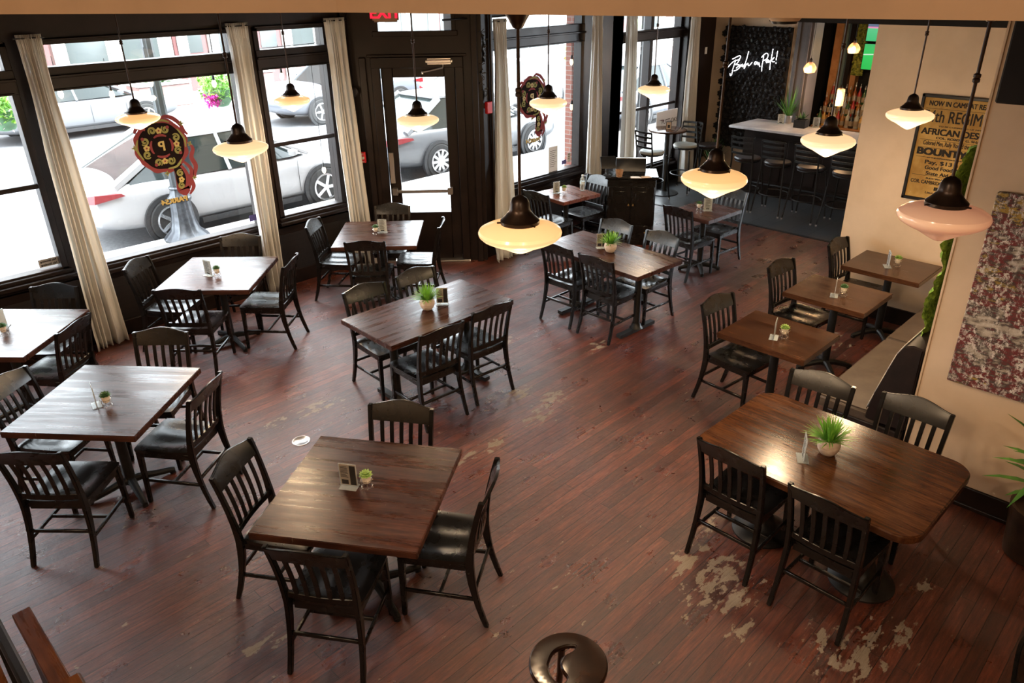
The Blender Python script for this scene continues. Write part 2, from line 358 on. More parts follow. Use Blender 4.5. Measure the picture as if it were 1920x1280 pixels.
# dark beam across the room and header block on the near pier
o=MB().box(5.12,5.34,1.2,7.75,3.06,CE).build('trim_3','darkceil',bevel=.006,smooth=False); struct(o,'dark ceiling beam')
# right side: pier wall, alcove wall, return wall
struct(MB().box(5.12,5.30,-3.2,1.205,0,CE).build('wall_pier','cream',smooth=False),'cream wall carrying the canvas')
struct(MB().box(5.30,7.88,1.04,1.20,0,CE).build('wall_alcove','cream',smooth=False),'cream wall behind the banquette')
struct(MB().box(7.88,8.06,-0.5,2.93,0,2.86).add([(7.88,-0.5,2.86),(8.06,-0.5,2.86),(8.06,2.93,2.86),(7.88,2.93,2.86),(7.88,-0.5,CE),(8.06,-0.5,CE),(8.06,2.93,CE),(7.88,2.93,CE)],[(4,5,6,7),(0,1,5,4),(1,2,6,5),(2,3,7,6),(3,0,4,7)]).build('wall_end','cream',smooth=False),'cream wall at the end of the banquette')
struct(MB().box(7.80,7.88,1.2,4.0,2.87,CE).box(7.84,13.9,2.93,3.10,2.87,CE).build('trim_4','darkceil',smooth=False))
struct(MB().box(5.098,5.12,-3.2,1.205,0,.16).box(5.088,5.12,-3.2,1.205,.0,.03).build('baseboard_pier','trim',bevel=.004))
struct(MB().box(7.855,7.88,1.2,2.93,0,.17).box(7.88,8.06,2.93,2.95,0,.17).build('baseboard_end','trim',bevel=.004))
struct(MB().box(5.085,5.12,-3.2,1.175,2.635,CE).build('trim_5','darkceil',bevel=.01,smooth=False),'dark painted block above the canvas')
struct(MB().box(5.112,5.125,1.198,1.212,0.02,CE).build('trim_6','cream',bevel=.002))
# street side walls ---------------------------------------------------
YF=8.0
wl=MB().box(-4.5,5.25,YF,YF+.25,0,.74).box(-4.5,5.25,YF,YF+.25,2.87,CE+.1)
for x0,x1 in ((-4.5,-1.2),(0.42,0.62),(1.88,2.10),(3.98,4.18),(5.10,5.3)): wl.box(x0,x1,YF,YF+.25,.74,2.87)
wl.box(0.2,5.25,7.90,YF,2.93,CE+.01)
struct(wl.build('wall_street','trim',smooth=False),'dark brown street front wall')
struct(MB().box(-4.5,5.28,7.955,YF,0.16,.70).build('wall_dado','dado',smooth=False))
struct(MB().box(-4.5,5.28,7.92,YF,0.0,.16).box(-4.5,5.28,7.95,YF,.62,.70).build('baseboard_street','trim',bevel=.004))
def window(idx,x0,x1,y,z0=.79,z1=2.45,t0=2.655,t1=2.84,rail=None,label=None,sill=True,muls=()):
    w=sthing('window_%d'%idx,(0,0,0)); 
    if label: w['label']=label
    f=MB(); d=.055
    f.box(x0-.06,x0,y-.02,y+.12,z0-.06,t1+.04).box(x1,x1+.06,y-.02,y+.12,z0-.06,t1+.04)
    f.box(x0-.06,x1+.06,y-.02,y+.12,z0-.06,z0).box(x0-.06,x1+.06,y-.02,y+.12,t1,t1+.04).box(x0-.06,x1+.06,y-.035,y+.12,z1,t0)
    f.box(x0-.06,x1+.06,y-.06,y-.03,z1+.11,z1+.135).box(x0-.02,x1+.02,y-.05,y-.02,z1+.0,z1+.018).box(x0-.04,x1+.04,y-.045,y-.02,t1+.03,t1+.05)
    for m in muls: f.box(m-.04,m+.04,y-.02,y+.12,z0,t1)
    f.build('window_frame','trim',w,bevel=.005)
    if sill: MB().box(x0-.1,x1+.1,y-.10,y-.0,z0-.10,z0-.06).box(x0-.08,x1+.08,y-.055,y-.0,z0-.06,z0-.02).build('window_sill','trim',w,bevel=.006)
    if rail: MB().box(x0,x1,y+.0,y+.05,rail-.022,rail+.022).build('meeting_rail','trim',w,bevel=.004)
    xs=[x0]+list(muls)+[x1]
    for a,b in zip(xs[:-1],xs[1:]):
        MB().box(a,b,y+.06,y+.066,z0,z1).build('pane','glass',w,smooth=False); MB().box(a,b,y+.06,y+.066,t0,t1).build('transom_pane','glass',w,smooth=False)
    return w
window(1,-1.1,0.36,YF,rail=1.64,label='street window at far left')
window(2,0.68,1.82,YF,z0=.85,rail=1.64,label='left street window with a sash rail')
window(3,2.16,3.92,YF,label='large street window with a painted emblem')
window(4,4.24,5.04,YF,z0=.83,rail=1.64,label='narrow sash window beside the door')
# angled entrance wall -------------------------------------------------
P0=Vector((5.25,7.92,0)); P1=Vector((6.34,6.83,0)); ed=(P1-P0).normalized(); en=Vector((ed.y,-ed.x,0)) # en points to the room? 
if en.dot(Vector((-1,-1,0)))<0: en=-en
def E(s,d,z): p=P0+ed*s+en*d; return (p.x,p.y,z)
def ebox(m,s0,s1,d0,d1,z0,z1):
    return m.hexa([E(s0,d0,z0),E(s1,d0,z0),E(s1,d1,z0),E(s0,d1,z0)],[E(s0,d0,z1),E(s1,d0,z1),E(s1,d1,z1),E(s0,d1,z1)])
L=(P1-P0).length
s0=(Vector((5.53,7.64,0))-P0).length; s1=(Vector((6.15,7.02,0))-P0).length
m=MB(); ebox(m,-.05,s0-.03,-.2,0,0,CE); ebox(m,s1+.03,L+.05,-.2,0,0,CE); ebox(m,s0-.03,s1+.03,-.2,0,2.40,2.76); ebox(m,s0-.03,s1+.03,-.2,0,2.97,CE)
struct(m.build('wall_entrance','trim',smooth=False),'dark wall around the entrance door')
m=MB(); ebox(m,s0-.10,s0-.0,-.03,.03,0,2.46); ebox(m,s1,s1+.10,-.03,.03,0,2.46); ebox(m,s0-.1,s1+.1,-.03,.035,2.38,2.50); ebox(m,s0-.14,s1+.14,-.0,.02,2.50,2.53); ebox(m,s0-.05,s1+.05,-.03,.02,2.72,2.78)
ebox(m,-.0,.07,0,.06,0,CE); ebox(m,L-.07,L,0,.06,0,CE); ebox(m,.16,.24,0,.03,0.3,2.5)
struct(m.build('trim_7','trim',bevel=.006))
dr=sthing('door_1'); dr['label']='dark glazed entrance door'
m=MB(); ebox(m,s0+.005,s0+.14,-.08,-.03,.02,2.38); ebox(m,s1-.13,s1-.005,-.08,-.03,.02,2.38); ebox(m,s0+.14,s1-.13,-.08,-.03,.02,.64); ebox(m,s0+.14,s1-.13,-.08,-.03,2.27,2.38)
m.build('door_slab','trim',dr,bevel=.006)
m=MB(); ebox(m,s0+.14,s1-.13,-.058,-.052,.64,2.27); m.build('pane','glass',dr,smooth=False)
m=MB(); ebox(m,s0+.03,s1-.1,-.02,.02,.90,.94); ebox(m,s0+.03,s0+.10,-.03,.035,.875,.965); ebox(m,s1-.16,s1-.09,-.03,.035,.875,.965); m.build('push_bar','steel',dr,bevel=.008)
m=MB(); ebox(m,s0+.015,s0+.075,-.03,-.012,1.02,1.40); m.build('push_plate','steel',dr,bevel=.004)
m=MB(); ebox(m,s1-.33,s1-.02,.03,.09,2.42,2.485); m.build('door_closer','steel',dr,bevel=.02,seg=3)
m=MB(); m.tube([E(s1-.13,.06,2.42),E(s1-.135,.07,2.38),E(s1-.38,.02,2.33)],.009,8); m.lathe([(0.012,0),(0.012,.03)],10,E(s1-.38,.01,2.31)); m.build('closer_arm','steel',dr)
tw=sthing('window_5'); tw['label']='transom window over the entrance door'
m=MB(); ebox(m,s0-.02,s1+.02,-.09,-.084,2.77,2.97); m.build('pane','glass',tw,smooth=False)
m=MB(); ebox(m,s0-.03,s0+.02,-.1,.01,2.76,2.98); ebox(m,s1-.02,s1+.03,-.1,.01,2.76,2.98); m.build('window_frame','trim',tw,bevel=.004)
m=MB(); ebox(m,s0-.1,s1+.1,-.05,.06,0,.025); struct(m.build('trim_8','steel',bevel=.004),'metal threshold of the entrance door')
# right street front (behind the pier) ----------------------------------
Y3=7.15; Y4=7.42
wl=MB().box(6.34,9.35,Y3,Y3+.25,0,.72).box(6.34,9.35,Y3,Y3+.25,2.93,CE).box(6.34,6.76,Y3,Y3+.25,.72,2.93).box(8.66,9.55,Y3,Y3+.12,.72,2.93)
wl.box(6.34,6.62,6.86,Y3,0,CE)
wl.box(9.3,12.4,Y4,Y4+.25,0,.36).box(9.3,12.4,Y4,Y4+.25,2.83,CE).box(9.3,9.62,Y4,Y4+.25,.36,2.83).box(11.5,12.4,Y4-.12,Y4+.12,.3,2.83).box(9.3,9.55,Y3,Y4,0,CE)
struct(wl.build('wall_street','trim',smooth=False),'dark street front wall right of the entrance')
struct(MB().box(6.62,9.3,Y3-.03,Y3,0,.15).box(6.62,9.3,Y3-.025,Y3,.2,.62).build('baseboard_street','trim',bevel=.005))
window(6,6.82,8.58,Y3,z0=.80,z1=2.50,t0=2.73,t1=2.89,label='street window right of the entrance')
window(7,9.68,11.44,Y4,z0=.42,z1=2.38,t0=2.54,t1=2.78,rail=1.35,muls=(10.64,),label='double street window by the bar table')
# bar end wall ----------------------------------------------------------
struct(MB().box(12.35,12.55,5.78,7.67,0,CE).build('wall_bar','cream',smooth=False),'cream wall behind the flower panel')
struct(MB().box(12.22,12.56,5.50,5.78,0,CE).box(12.19,12.22,5.54,5.58,0,CE).box(12.19,12.22,5.70,5.74,0,CE).build('trim_9',noisy(mat('grey_paint',(0.085,0.078,0.08),0.5),(0.075,0.068,0.07),(0.1,0.09,0.092),3),bevel=.006),'grey painted pilaster')
struct(MB().box(13.85,14.0,2.5,7.6,0,CE).box(12.5,14.0,7.5,7.67,0,CE).box(8.06,14.0,-.5,-.35,0,CE).build('wall_backbar','darkceil',smooth=False),'dark wall behind the bottles')
struct(MB().box(12.19,12.42,2.93,5.5,2.9,CE).box(12.3,12.5,2.6,13,2.95,CE).build('trim_10','darkceil',smooth=False))
# ------------------------------------------------------------------ chair
def seat_bm(w=.215,y0=-.21,y1=.215,z=.455,t=.03):
    m=MB(); n=12
    def outline(u,v):
        x=(2*u-1); y=(2*v-1)
        hw=w*(0.93+0.07*v)
        r=6.0
        X=x*hw; Y=y0+(y1-y0)*v
        cx=1-max(0,abs(x)-.82)**2*1.1*(abs(y)**8); 
        Y2=(y0+y1)/2+(Y-(y0+y1)/2)*(1-0.06*abs(x)**6)
        return X*(1-0.05*abs(y)**6),Y2
    def top(u,v):
        X,Y=outline(u,v); x=2*u-1
        dip=.014*(math.exp(-((abs(x)-.42)/.3)**2))*math.exp(-((v-.42)/.36)**2)+.006*math.exp(-(x/.5)**2)*math.exp(-((v-.35)/.4)**2)
        ed=.006*(max(abs(2*u-1),abs(2*v-1))**10)
        return X,Y,z-dip-ed
    def bot(u,v): X,Y=outline(u,v); return X*.985,Y*.985,z-t
    m.grid(top,n,n); o=len(m.v); m.grid(bot,n,n)
    k=n+1
    per=[i*k for i in range(n)]+[n*k+j for j in range(n)]+[i*k+n for i in range(n,0,-1)]+[j for j in range(n,0,-1)]
    for a,b in zip(per,per[1:]+per[:1]): m.f.append((a,b,b+o,a+o))
    return m
def post_y(z):   # centre line of the rear post: splayed foot, leaning back
    if z<.42: t=(.42-z)/.42; return -.215-.085*t**1.7
    t=(z-.42)/.45; return -.215-.008*t-.075*t**1.6
def post_bm(s):
    m=MB(); zs=[0,.06,.14,.22,.30,.38,.44,.5,.57,.64,.71,.78,.84,.872]; rings=[]
    for z in zs:
        x=s*(.193+.012*abs(z-.43)/.43); y=post_y(z); hw=.0135; hd=.0155+.009*math.exp(-((z-.40)/.16)**2)
        if z<.05: hd*=.85
        rings.append([(x-hw,y-hd,z),(x+hw,y-hd,z),(x+hw,y+hd,z),(x-hw,y+hd,z)])
    o=len(m.v)
    for r in rings: m.v+=r
    for i in range(len(rings)-1):
        for k in range(4): m.f.append((o+4*i+k,o+4*i+(k+1)%4,o+4*i+4+(k+1)%4,o+4*i+4+k))
    m.f.append((o+3,o+2,o+1,o)); e=o+4*(len(rings)-1); m.f.append((e,e+1,e+2,e+3)); return m
def crest_bm(arch=False):
    m=MB(); n=18; k=0
    def pt(u,v,side):
        x=(2*u-1)*.213; c=math.cos((2*u-1)*PI/2)
        ztop=.868+.030*(0.5+0.5*math.cos((2*u-1)*PI)) if not arch else .80+.09*math.sqrt(max(0,1-(2*u-1)**2))
        zb=.772-.004*c
        z=zb+(ztop-zb)*v; bow=-.022*c*(0.5+.5*v)
        roll=-.010*v*v
        return (x,post_y(z)+bow+roll+side*(.0115-.003*v),z)
    for side in (1,-1): m.grid(lambda u,v:pt(u,v,side),n,4)
    q=5; N=(n+1)*q
    for i in range(n):
        m.f.append((i*q,(i+1)*q,N+(i+1)*q,N+i*q)); m.f.append((i*q+4,(i+1)*q+4,N+(i+1)*q+4,N+i*q+4))
    for e in (0,n):
        for j in range(4): m.f.append((e*q+j,e*q+j+1,N+e*q+j+1,N+e*q+j))
    return m
def rail_bm():
    m=MB(); n=10
    ring=[]
    for i in range(n+1):
        u=i/n; x=(2*u-1)*.19; b=-.014*math.cos((2*u-1)*PI/2)
        y=post_y(.50)+b; ring.append([(x,y-.010,.478),(x,y+.010,.478),(x,y+.010,.518),(x,y-.010,.518)])
    o=0
    for r in ring: m.v+=r
    for i in range(n):
        for k in range(4): m.f.append((4*i+k,4*i+(k+1)%4,4*i+4+(k+1)%4,4*i+4+k))
    m.f.append((3,2,1,0)); m.f.append((4*n,4*n+1,4*n+2,4*n+3)); return m
def slat_bm(x):
    m=MB(); rings=[]
    for i in range(8):
        z=.51+(.785-.51)*i/7; u=x/.213; b=-.016*math.cos(u*PI/2); y=post_y(z)+b+.004*math.sin(PI*i/7)
        xx=x*(1+.04*i/7); rings.append([(xx-.013,y-.006,z),(xx+.013,y-.006,z),(xx+.013,y+.006,z),(xx-.013,y+.006,z)])
    for r in rings: m.v+=r
    for i in range(7):
        for k in range(4): m.f.append((4*i+k,4*i+(k+1)%4,4*i+4+(k+1)%4,4*i+4+k))
    m.f.append((3,2,1,0)); m.f.append((28,29,30,31)); return m
def make_chair(name='dining_chair',arch=False,mt='black'):
    t=thing(name,'black wooden slat-back dining chair','chair')
    seat_bm().build('seat',mt,t)
    m=MB()
    m.bar((-.17,.185,.405),(.17,.185,.405),.018,.045).bar((-.17,-.195,.405),(.17,-.195,.405),.018,.05)
    for s in (-1,1): m.bar((s*.188,-.19,.405),(s*.188,.19,.405),.018,.045)
    m.build('seat_frame',mt,t,bevel=.003)
    for s in (-1,1): post_bm(s).build('leg',mt,t,bevel=.004,seg=2)
    for s in (-1,1):
        MB().hexa([(s*.195-.013,.187-.013,0),(s*.195+.013,.187-.013,0),(s*.195+.013,.187+.013,0),(s*.195-.013,.187+.013,0)],[(s*.186-.019,.18-.019,.425),(s*.186+.019,.18-.019,.425),(s*.186+.019,.18+.019,.425),(s*.186-.019,.18+.019,.425)]).build('leg',mt,t,bevel=.004,seg=2)
    crest_bm(arch).build('crest_rail',mt,t,bevel=.004,seg=2)
    rail_bm().build('lower_back_rail',mt,t,bevel=.003)
    for i in range(5): slat_bm((-2+i)*.062).build('slat',mt,t,bevel=.002)
    for s in (-1,1): MB().bar((s*.194,post_y(.19)+.01,.185),(s*.19,.185,.19),.016,.024).build('stretcher',mt,t,bevel=.003)
    MB().bar((-.188,-.03,.185),(.188,-.03,.185),.016,.024).build('stretcher',mt,t,bevel=.003)
    MB().bar((-.19,post_y(.235),.235),(.19,post_y(.235),.235),.016,.024).build('stretcher',mt,t,bevel=.003)
    return t
CH=make_chair()
PF='black slat-back wooden chair '
def chair(cx,cy,tx,ty,ang,label,group=None,proto=None):
    # (cx,cy): middle of the crest rail; ang: heading of the crest in degrees; faces the point (tx,ty)
    a=math.radians(ang); n=Vector((-math.sin(a),math.cos(a)))
    if n.dot(Vector((tx-cx,ty-cy)))<0: n=-n
    p=Vector((cx,cy))+n*.305
    rz=math.atan2(-n.x,n.y)
    return place(proto or CH,(p.x,p.y,0),rz,label,group)
# ------------------------------------------------------------------ tables
def table_base(t,x,y,spread=.30,rot=PI/4,h=.70,style='x'):
    m=MB().lathe([(.042,.05),(.036,.08),(.034,h-.03),(.05,h-.01)],20,(x,y,0)); m.build('pedestal_column','iron',t)
    m=MB()
    if style=='x':
        for k in range(4):
            a=rot+k*PI/2; c,s=math.cos(a),math.sin(a)
            pts=[(x+c*r,y+s*r,z) for r,z in ((.0,.075),(.08,.07),(.18,.045),(spread-.03,.030),(spread,.022))]
            m.tube(pts,[.032,.028,.024,.022,.018],10)
            m.lathe([(.022,0),(.022,.02)],12,(x+c*(spread-.015),y+s*(spread-.015),0))
    elif style=='dome':
        m.lathe([(.19,0),(.19,.012),(.17,.03),(.13,.055),(.085,.085),(.06,.13),(.05,.18)],32,(x,y,0))
    elif style=='t':
        c,s=math.cos(rot),math.sin(rot)
        m.bar((x-c*spread,y-s*spread,.03),(x+c*spread,y+s*spread,.03),.06,.035); m.lathe([(.02,0),(.02,.02)],10,(x-c*(spread-.03),y-s*(spread-.03),0)); m.lathe([(.02,0),(.02,.02)],10,(x+c*(spread-.03),y+s*(spread-.03),0))
        m.lathe([(.07,.045),(.05,.07),(.042,.10)],16,(x,y,0))
    m.build('pedestal_foot','iron',t,bevel=0)
    m=MB(); m.bar((x-.2,y,h-.006),(x+.2,y,h-.006),.05,.012); m.bar((x,y-.2,h-.006),(x,y+.2,h-.006),.05,.012); m.build('top_bracket','iron',t)
def table(name,label,x,y,ang,w,d,top,bases=None,style='x',r=0,group=None,th=.045,spread=.3):
    t=thing(name,label,'table',(x,y,0),math.radians(ang),group)
    if r:
        pl=[]
        for sx,sy,a0 in ((1,1,0),(-1,1,90),(-1,-1,180),(1,-1,270)):
            for k in range(9):
                a=math.radians(a0+k*90/8); pl.append((sx*(w/2-r)+r*math.cos(a),sy*(d/2-r)+r*math.sin(a)))
        MB().prism(pl,.76-th,.76).build('tabletop',top,t,bevel=.008,seg=3)
    else: MB().box(-w/2,w/2,-d/2,d/2,.76-th,.76).build('tabletop',top,t,bevel=.004,seg=2)
    for b in (bases or [(0,0)]): table_base(t,b[0],b[1],spread,PI/4 if style=='x' else (0 if w<d else PI/2),.76-th,style)
    return t
table('dining_table','dark square wooden table at front left, sign and bright succulent on it',1.84,3.04,34.1,.93,.91,'top_dark')
table('dining_table','dark square wooden table with edge-on sign, left of the front table',1.22,5.17,40.1,.93,.90,'top_dark')
table('dining_table','square wooden table cut by the left edge of the photo, near first curtain',1.04,6.94,42.2,.93,.91,'top_dark')
table('dining_table','square wooden table under the large window with painted emblem',2.89,6.93,43.8,.93,.89,'top_dark')
table('dining_table','square wooden table in front of the entrance door, shining with daylight',4.71,6.78,46,.935,.91,'top_dark')
table('dining_table','long dark scratched table in middle of room with potted grass',3.71,4.71,-1.9,1.31,.73,'top_dark_x',bases=[(-.40,0),(.40,0)],style='t',spread=.27)
table('dining_table','long dark table behind hanging lamp, potted grass and upright menu on it',5.92,4.50,-3.5,.70,1.36,'top_dark',bases=[(0,-.42),(0,.42)],style='t',spread=.27)
table('dining_table','big polished brown table with rounded corners at right front',3.93,1.30,-1.3,.91,1.32,'top_brown',bases=[(0,-.33),(0,.33)],style='dome',r=.13,th=.05)
for (x,y,l) in ((5.27,2.30,'small brown table along banquette, nearest to the camera'),(6.41,2.32,'middle of the three small brown tables along banquette'),(7.42,2.23,'small brown table at far end of banquette, below the framed notice')):
    table('dining_table',l,x,y,-.5,.615,.725,'top_mid',spread=.25)
table('dining_table','small reddish table with water bottle beside the host cabinet',7.39,6.34,-7,.65,.62,'top_red',spread=.25)
table('dining_table','small dark table on edge of the tiled floor, in front of bar',7.89,4.58,-3.7,.68,.60,'top_dark',spread=.25)
T=[('dining table at front left',1.84,3.04),('square table left of front table',1.22,5.17)]
F='front left table'; L2='square table with the edge-on sign'; E4='table under the emblem window'; D5='table before the entrance door'
G6='long middle table'; G7='long table behind the hanging lamp'; B8='rounded brown table'
for args in (
 (2.43,3.44,1.84,3.04,-56,PF+'at back side of '+F),
 (1.40,3.70,1.84,3.04,33,PF+'at left side of '+F+', seen from behind'),
 (1.27,2.70,1.84,3.04,-56,PF+'nearest the camera, at front of '+F),
 (2.28,2.46,1.84,3.04,34,PF+'turned sideways at right end of '+F),
 (1.84,5.72,1.22,5.17,-46,PF+'at back of '+L2),
 (1.69,4.62,1.22,5.17,36,PF+'sideways at right of '+L2),
 (0.59,4.63,1.22,5.17,-47,'black chair at front of square table with edge-on sign, cropped left'),
 (0.76,5.74,1.22,5.17,38,'black chair at left of square table with edge-on sign, cropped'),
 (1.43,6.41,1.04,6.94,38,PF+'at right of the table cut by left photo edge'),
 (1.58,7.41,1.04,6.94,-46,PF+'against the street wall left of first curtain'),
 (2.34,7.52,2.89,6.93,38,PF+'at left of '+E4),
 (3.44,7.52,2.89,6.93,-43,PF+'against the wall behind '+E4),
 (2.30,6.50,2.89,6.93,-47,PF+'at front of '+E4),
 (3.41,6.44,2.89,6.93,41,PF+'standing sideways at right of '+E4),
 (4.24,7.39,4.71,6.78,38,PF+'at left of '+D5),
 (5.27,7.26,4.71,6.78,-48,PF+'between door and '+D5[6:]),
 (4.22,6.36,4.71,6.78,-45,PF+'at front of '+D5),
 (5.22,6.30,4.71,6.78,43,PF+'standing sideways at right of '+D5),
 (3.47,5.32,3.71,4.71,-4,PF+'on far side of '+G6+', left one'),
 (4.03,5.30,3.71,4.71,-3,PF+'on far side of '+G6+', right one'),
 (3.38,4.14,3.71,4.71,-4,PF+'on near side of '+G6+', left one'),
 (3.95,4.16,3.71,4.71,-4,PF+'on near side of '+G6+', right one'),
 (5.46,4.82,5.92,4.50,-90,PF+'on near side of '+G7+', left one'),
 (5.44,4.29,5.92,4.50,-91,PF+'on near side of '+G7+', right one'),
 (6.52,4.85,5.92,4.50,-90,'black slat-back chair behind grass, far side of the table behind lamp'),
 (6.50,4.23,5.92,4.50,-93,PF+'on far side of '+G7+', right one'),
 (3.40,1.66,3.93,1.30,-91,PF+'on near side of '+B8+', left one'),
 (3.35,1.07,3.93,1.30,-92,PF+'on near side of '+B8+', right one'),
 (4.61,1.66,3.93,1.30,-86,PF+'on far side of '+B8+', by the banquette'),
 (4.69,1.08,3.93,1.30,-91,PF+'on far side of '+B8+', against cream wall'),
 (5.34,2.90,5.27,2.30,-6,PF+'opposite banquette at nearest small table'),
 (6.50,2.92,6.41,2.32,-6,PF+'opposite banquette at middle small table'),
 (7.48,2.80,7.42,2.23,-2,PF+'opposite banquette beside the end wall'),
 (6.84,6.38,7.39,6.34,-90,PF+'in front of the reddish table with water bottle'),
 (7.41,4.66,7.89,4.58,-97,PF+'at near side of table on the tile edge'),
 (8.58,4.60,7.89,4.58,-94,PF+'at bar side of table on the tile edge'),
 ):
    chair(*args)
CHA=make_chair('dining_chair',True)
chair(8.02,6.30,7.39,6.34,-95,'black chair with rounded back beside the host cabinet',None,CHA)
chair(2.97,0.075,2.97,-.9,-1,PF+'just showing in bottom right corner')
# ------------------------------------------------------------------ banquette
b=thing('banquette','long brown leather banquette along the right wall with patterned back','bench',(0,0,0))
x0,x1=5.11,7.86
def seatf(u,v):
    return (x0+(x1-x0)*u, 1.42+.44*v+(0), .45+.012*math.sin(PI*v)-.03*max(0,(v-.9)/.1)**2)
m=MB(); 
for a,c in ((5.11,6.46),(6.465,7.86)): m.box(a,c,1.40,1.865,.36,.455)
m.build('seat_cushion','leather',b,bevel=.02,seg=3)
MB().box(5.13,7.86,1.24,1.80,.0,.36).build('base','dleather',b,bevel=.01)
m=MB(); prof=[(1.22,.40),(1.50,.40),(1.47,.60),(1.42,.80),(1.38,.95),(1.34,1.03),(1.29,1.05),(1.22,1.04)]
m.prism(prof,5.10,7.86,lambda y,z,x:(x,y,z)); m.build('backrest','dleather',b,bevel=.01,seg=2)
# greek key panel on the front face of the backrest
gk=mat('greek_key_fabric',(0.7,0.68,0.64),0.8)
m=MB(); fp=[(1.503,.47),(1.474,.60),(1.424,.80),(1.384,.95),(1.345,1.033)]
for (ya,za),(yb,zb) in zip(fp[:-1],fp[1:]): m.add([(5.12,ya,za),(7.86,ya,za),(7.86,yb,zb),(5.12,yb,zb)],[(0,1,2,3)])
m.build('patterned_panel',gk,b,solid=.006)
m=MB()
def onp(s): # s 0..1 up the panel
    k=s*4; i=min(3,int(k)); f=k-i; return (fp[i][0]+(fp[i+1][0]-fp[i][0])*f+.005, fp[i][1]+(fp[i+1][1]-fp[i][1])*f)
for kx in range(6):
    for kz in range(9):
        xx=5.14+kx*.075; s=(kz+.5)/9; h=.5/9
        for q,(dx0,dx1,sa,sb) in enumerate(((0,.062,.42,.48),(0,.006,-.42,.42),(0.0,.05,-.45,-.39),(.045,.051,-.42,.2),(.018,.051,.16,.22),(.018,.024,-.2,.2))):
            a=onp(s+sa*h*1.0*1);c=onp(s+sb*h)
            m.add([(xx+dx0,a[0],a[1]),(xx+dx1,a[0],a[1]),(xx+dx1,c[0],c[1]),(xx+dx0,c[0],c[1])],[(0,1,2,3)])
m.build('key_pattern','ink',b,smooth=False)
# moss wall
rnd=random.Random(3)
m=MB()
def mossf(u,v):
    x=5.31+u*.75; z=.98+v*1.4; h=.075+.045*noise.noise((x*4,z*3.6,0))+.03*noise.noise((x*14,z*12,4))+.015*noise.noise((x*40,z*40,9))
    e=min(1,min(v,1-v)*25)
    return (x,1.20+max(.01,(h+.04)*e),z)
m.grid(mossf,40,120)
tag(m.build('preserved_moss','moss'),'green preserved moss panel on the wall behind the banquette','wall panel')
# ------------------------------------------------------------------ framed notice
fr=thing('framed_notice','old yellowed recruiting notice in black frame on the end wall','poster',(7.88,2.01,1.80))
W2,H2=.40,.49
m=MB().box(-.032,0,W2-.028,W2,-H2,H2).box(-.032,0,-W2,-W2+.028,-H2,H2).box(-.032,0,-W2,W2,H2-.028,H2).box(-.032,0,-W2,W2,-H2,-H2+.028); m.build('frame','iron',fr,bevel=.004)
pm=noisy(mat('aged_paper',(0.62,0.38,0.09),0.7),(0.45,0.25,0.05),(0.72,0.46,0.13),5)
MB().box(-.012,-.008,-W2+.02,W2-.02,-H2+.02,H2-.02).build('paper',pm,fr,smooth=False)
gl=mat('picture_glass',(0.02,0.02,0.02),0.04,alpha=.12,spec=.8); MB().box(-.0205,-.0185,-W2+.028,W2-.028,-H2+.028,H2-.028).build('glazing',gl,fr,smooth=False)
def ntxt(s,z,size,wd,bold=.004,off=0):
    o=text('notice_lettering',s,size,'ink',fr,(-.0135,off,z),(PI/2,0,-PI/2),bold=bold,ex=.0004)
    k=wd/max(o.dimensions.x,.01) if False else 1
    bb=[v.co.x for v in o.data.vertices]; ww=max(bb)-min(bb); o.scale=(wd/ww,1,1)
for s,z,size,wd,bo in (('NOW IN CAMP AT READVILLE!',.455,.068,.66,.003),('54th REGIMENT!',.325,.165,.70,.003),('TO BE COMPOSED OF MEN OF',.235,.018,.42,.0006),('AFRICAN DESCENT',.175,.088,.70,.004),('COL. ROBERT G. SHAW.',.118,.030,.42,.0015),("Colored Men, Rally 'Round the Flag of Freedom!",.060,.062,.62,.002),('BOUNTY $100!',-.030,.095,.70,.006),('AT THE EXPIRATION OF THE TERM OF SERVICE.',-.088,.018,.5,.0006),('Pay, $13 a Month!',-.135,.055,.52,.002),('Good Food & Clothing!',-.192,.052,.50,.002),('State Aid to Families!',-.250,.052,.46,.002),('RECRUITING OFFICE,',-.302,.022,.44,.001),('COR. CAMBRIDGE & NORTH RUSSELL STS.,',-.345,.052,.70,.002),('BOSTON.',-.405,.048,.26,.004),('Lieut. J. W. M. APPLETON,',-.450,.034,.40,.001),('Recruiting Officer.',-.488,.024,.26,.0006)):
    ntxt(s,z,size,wd,bo)
for c_ in kids(fr):
    if c_.name.startswith('notice_lettering'): c_.location.z*=.9; c_.scale.y*=.9
m=MB()
for z in (.365,.083,.012,-.077,-.248): m.box(-.014,-.0125,-.35,.35,z-.0015,z+.0015)
m.build('ruled_lines','ink',fr,smooth=False)
# ------------------------------------------------------------------ canvas painting (generic abstract)
pt=mat('abstract_paint',(0.4,0.4,0.4),0.55); t=NT(pt)
v=t.coords('Object',(1,1,1)); v1=t.coords('Object',(1,9,3)); n1=t.noise(v1,2.0,6,.75); n2=t.noise(v,3.0,4,.6); n3=t.noise(v,38,6,.8); n4=t.noise(t.coords('Object',(1,4,14)),2.2,4,.6)
base=t.ramp([(0.32,(0.60,0.55,0.48)),(0.41,(0.33,0.28,0.22)),(0.45,(0.045,0.04,0.035)),(0.50,(0.16,0.010,0.012)),(0.54,(0.035,0.03,0.025)),(0.585,(0.40,0.25,0.03)),(0.62,(0.07,0.055,0.03)),(0.70,(0.60,0.55,0.48))],t.math('ADD',t.math('MULTIPLY',n2,.6),t.math('MULTIPLY',n4,.4)))
sp=t.ramp([(0.50,(0,0,0)),(0.53,(1,1,1))],n3); wh=t.ramp([(0.44,(0,0,0)),(0.56,(1,1,1))],n1)
ms=t.math('MULTIPLY',sp.outputs[0],wh.outputs[0]); c=t.mix(ms,base.outputs[0],(0.66,0.61,0.56))
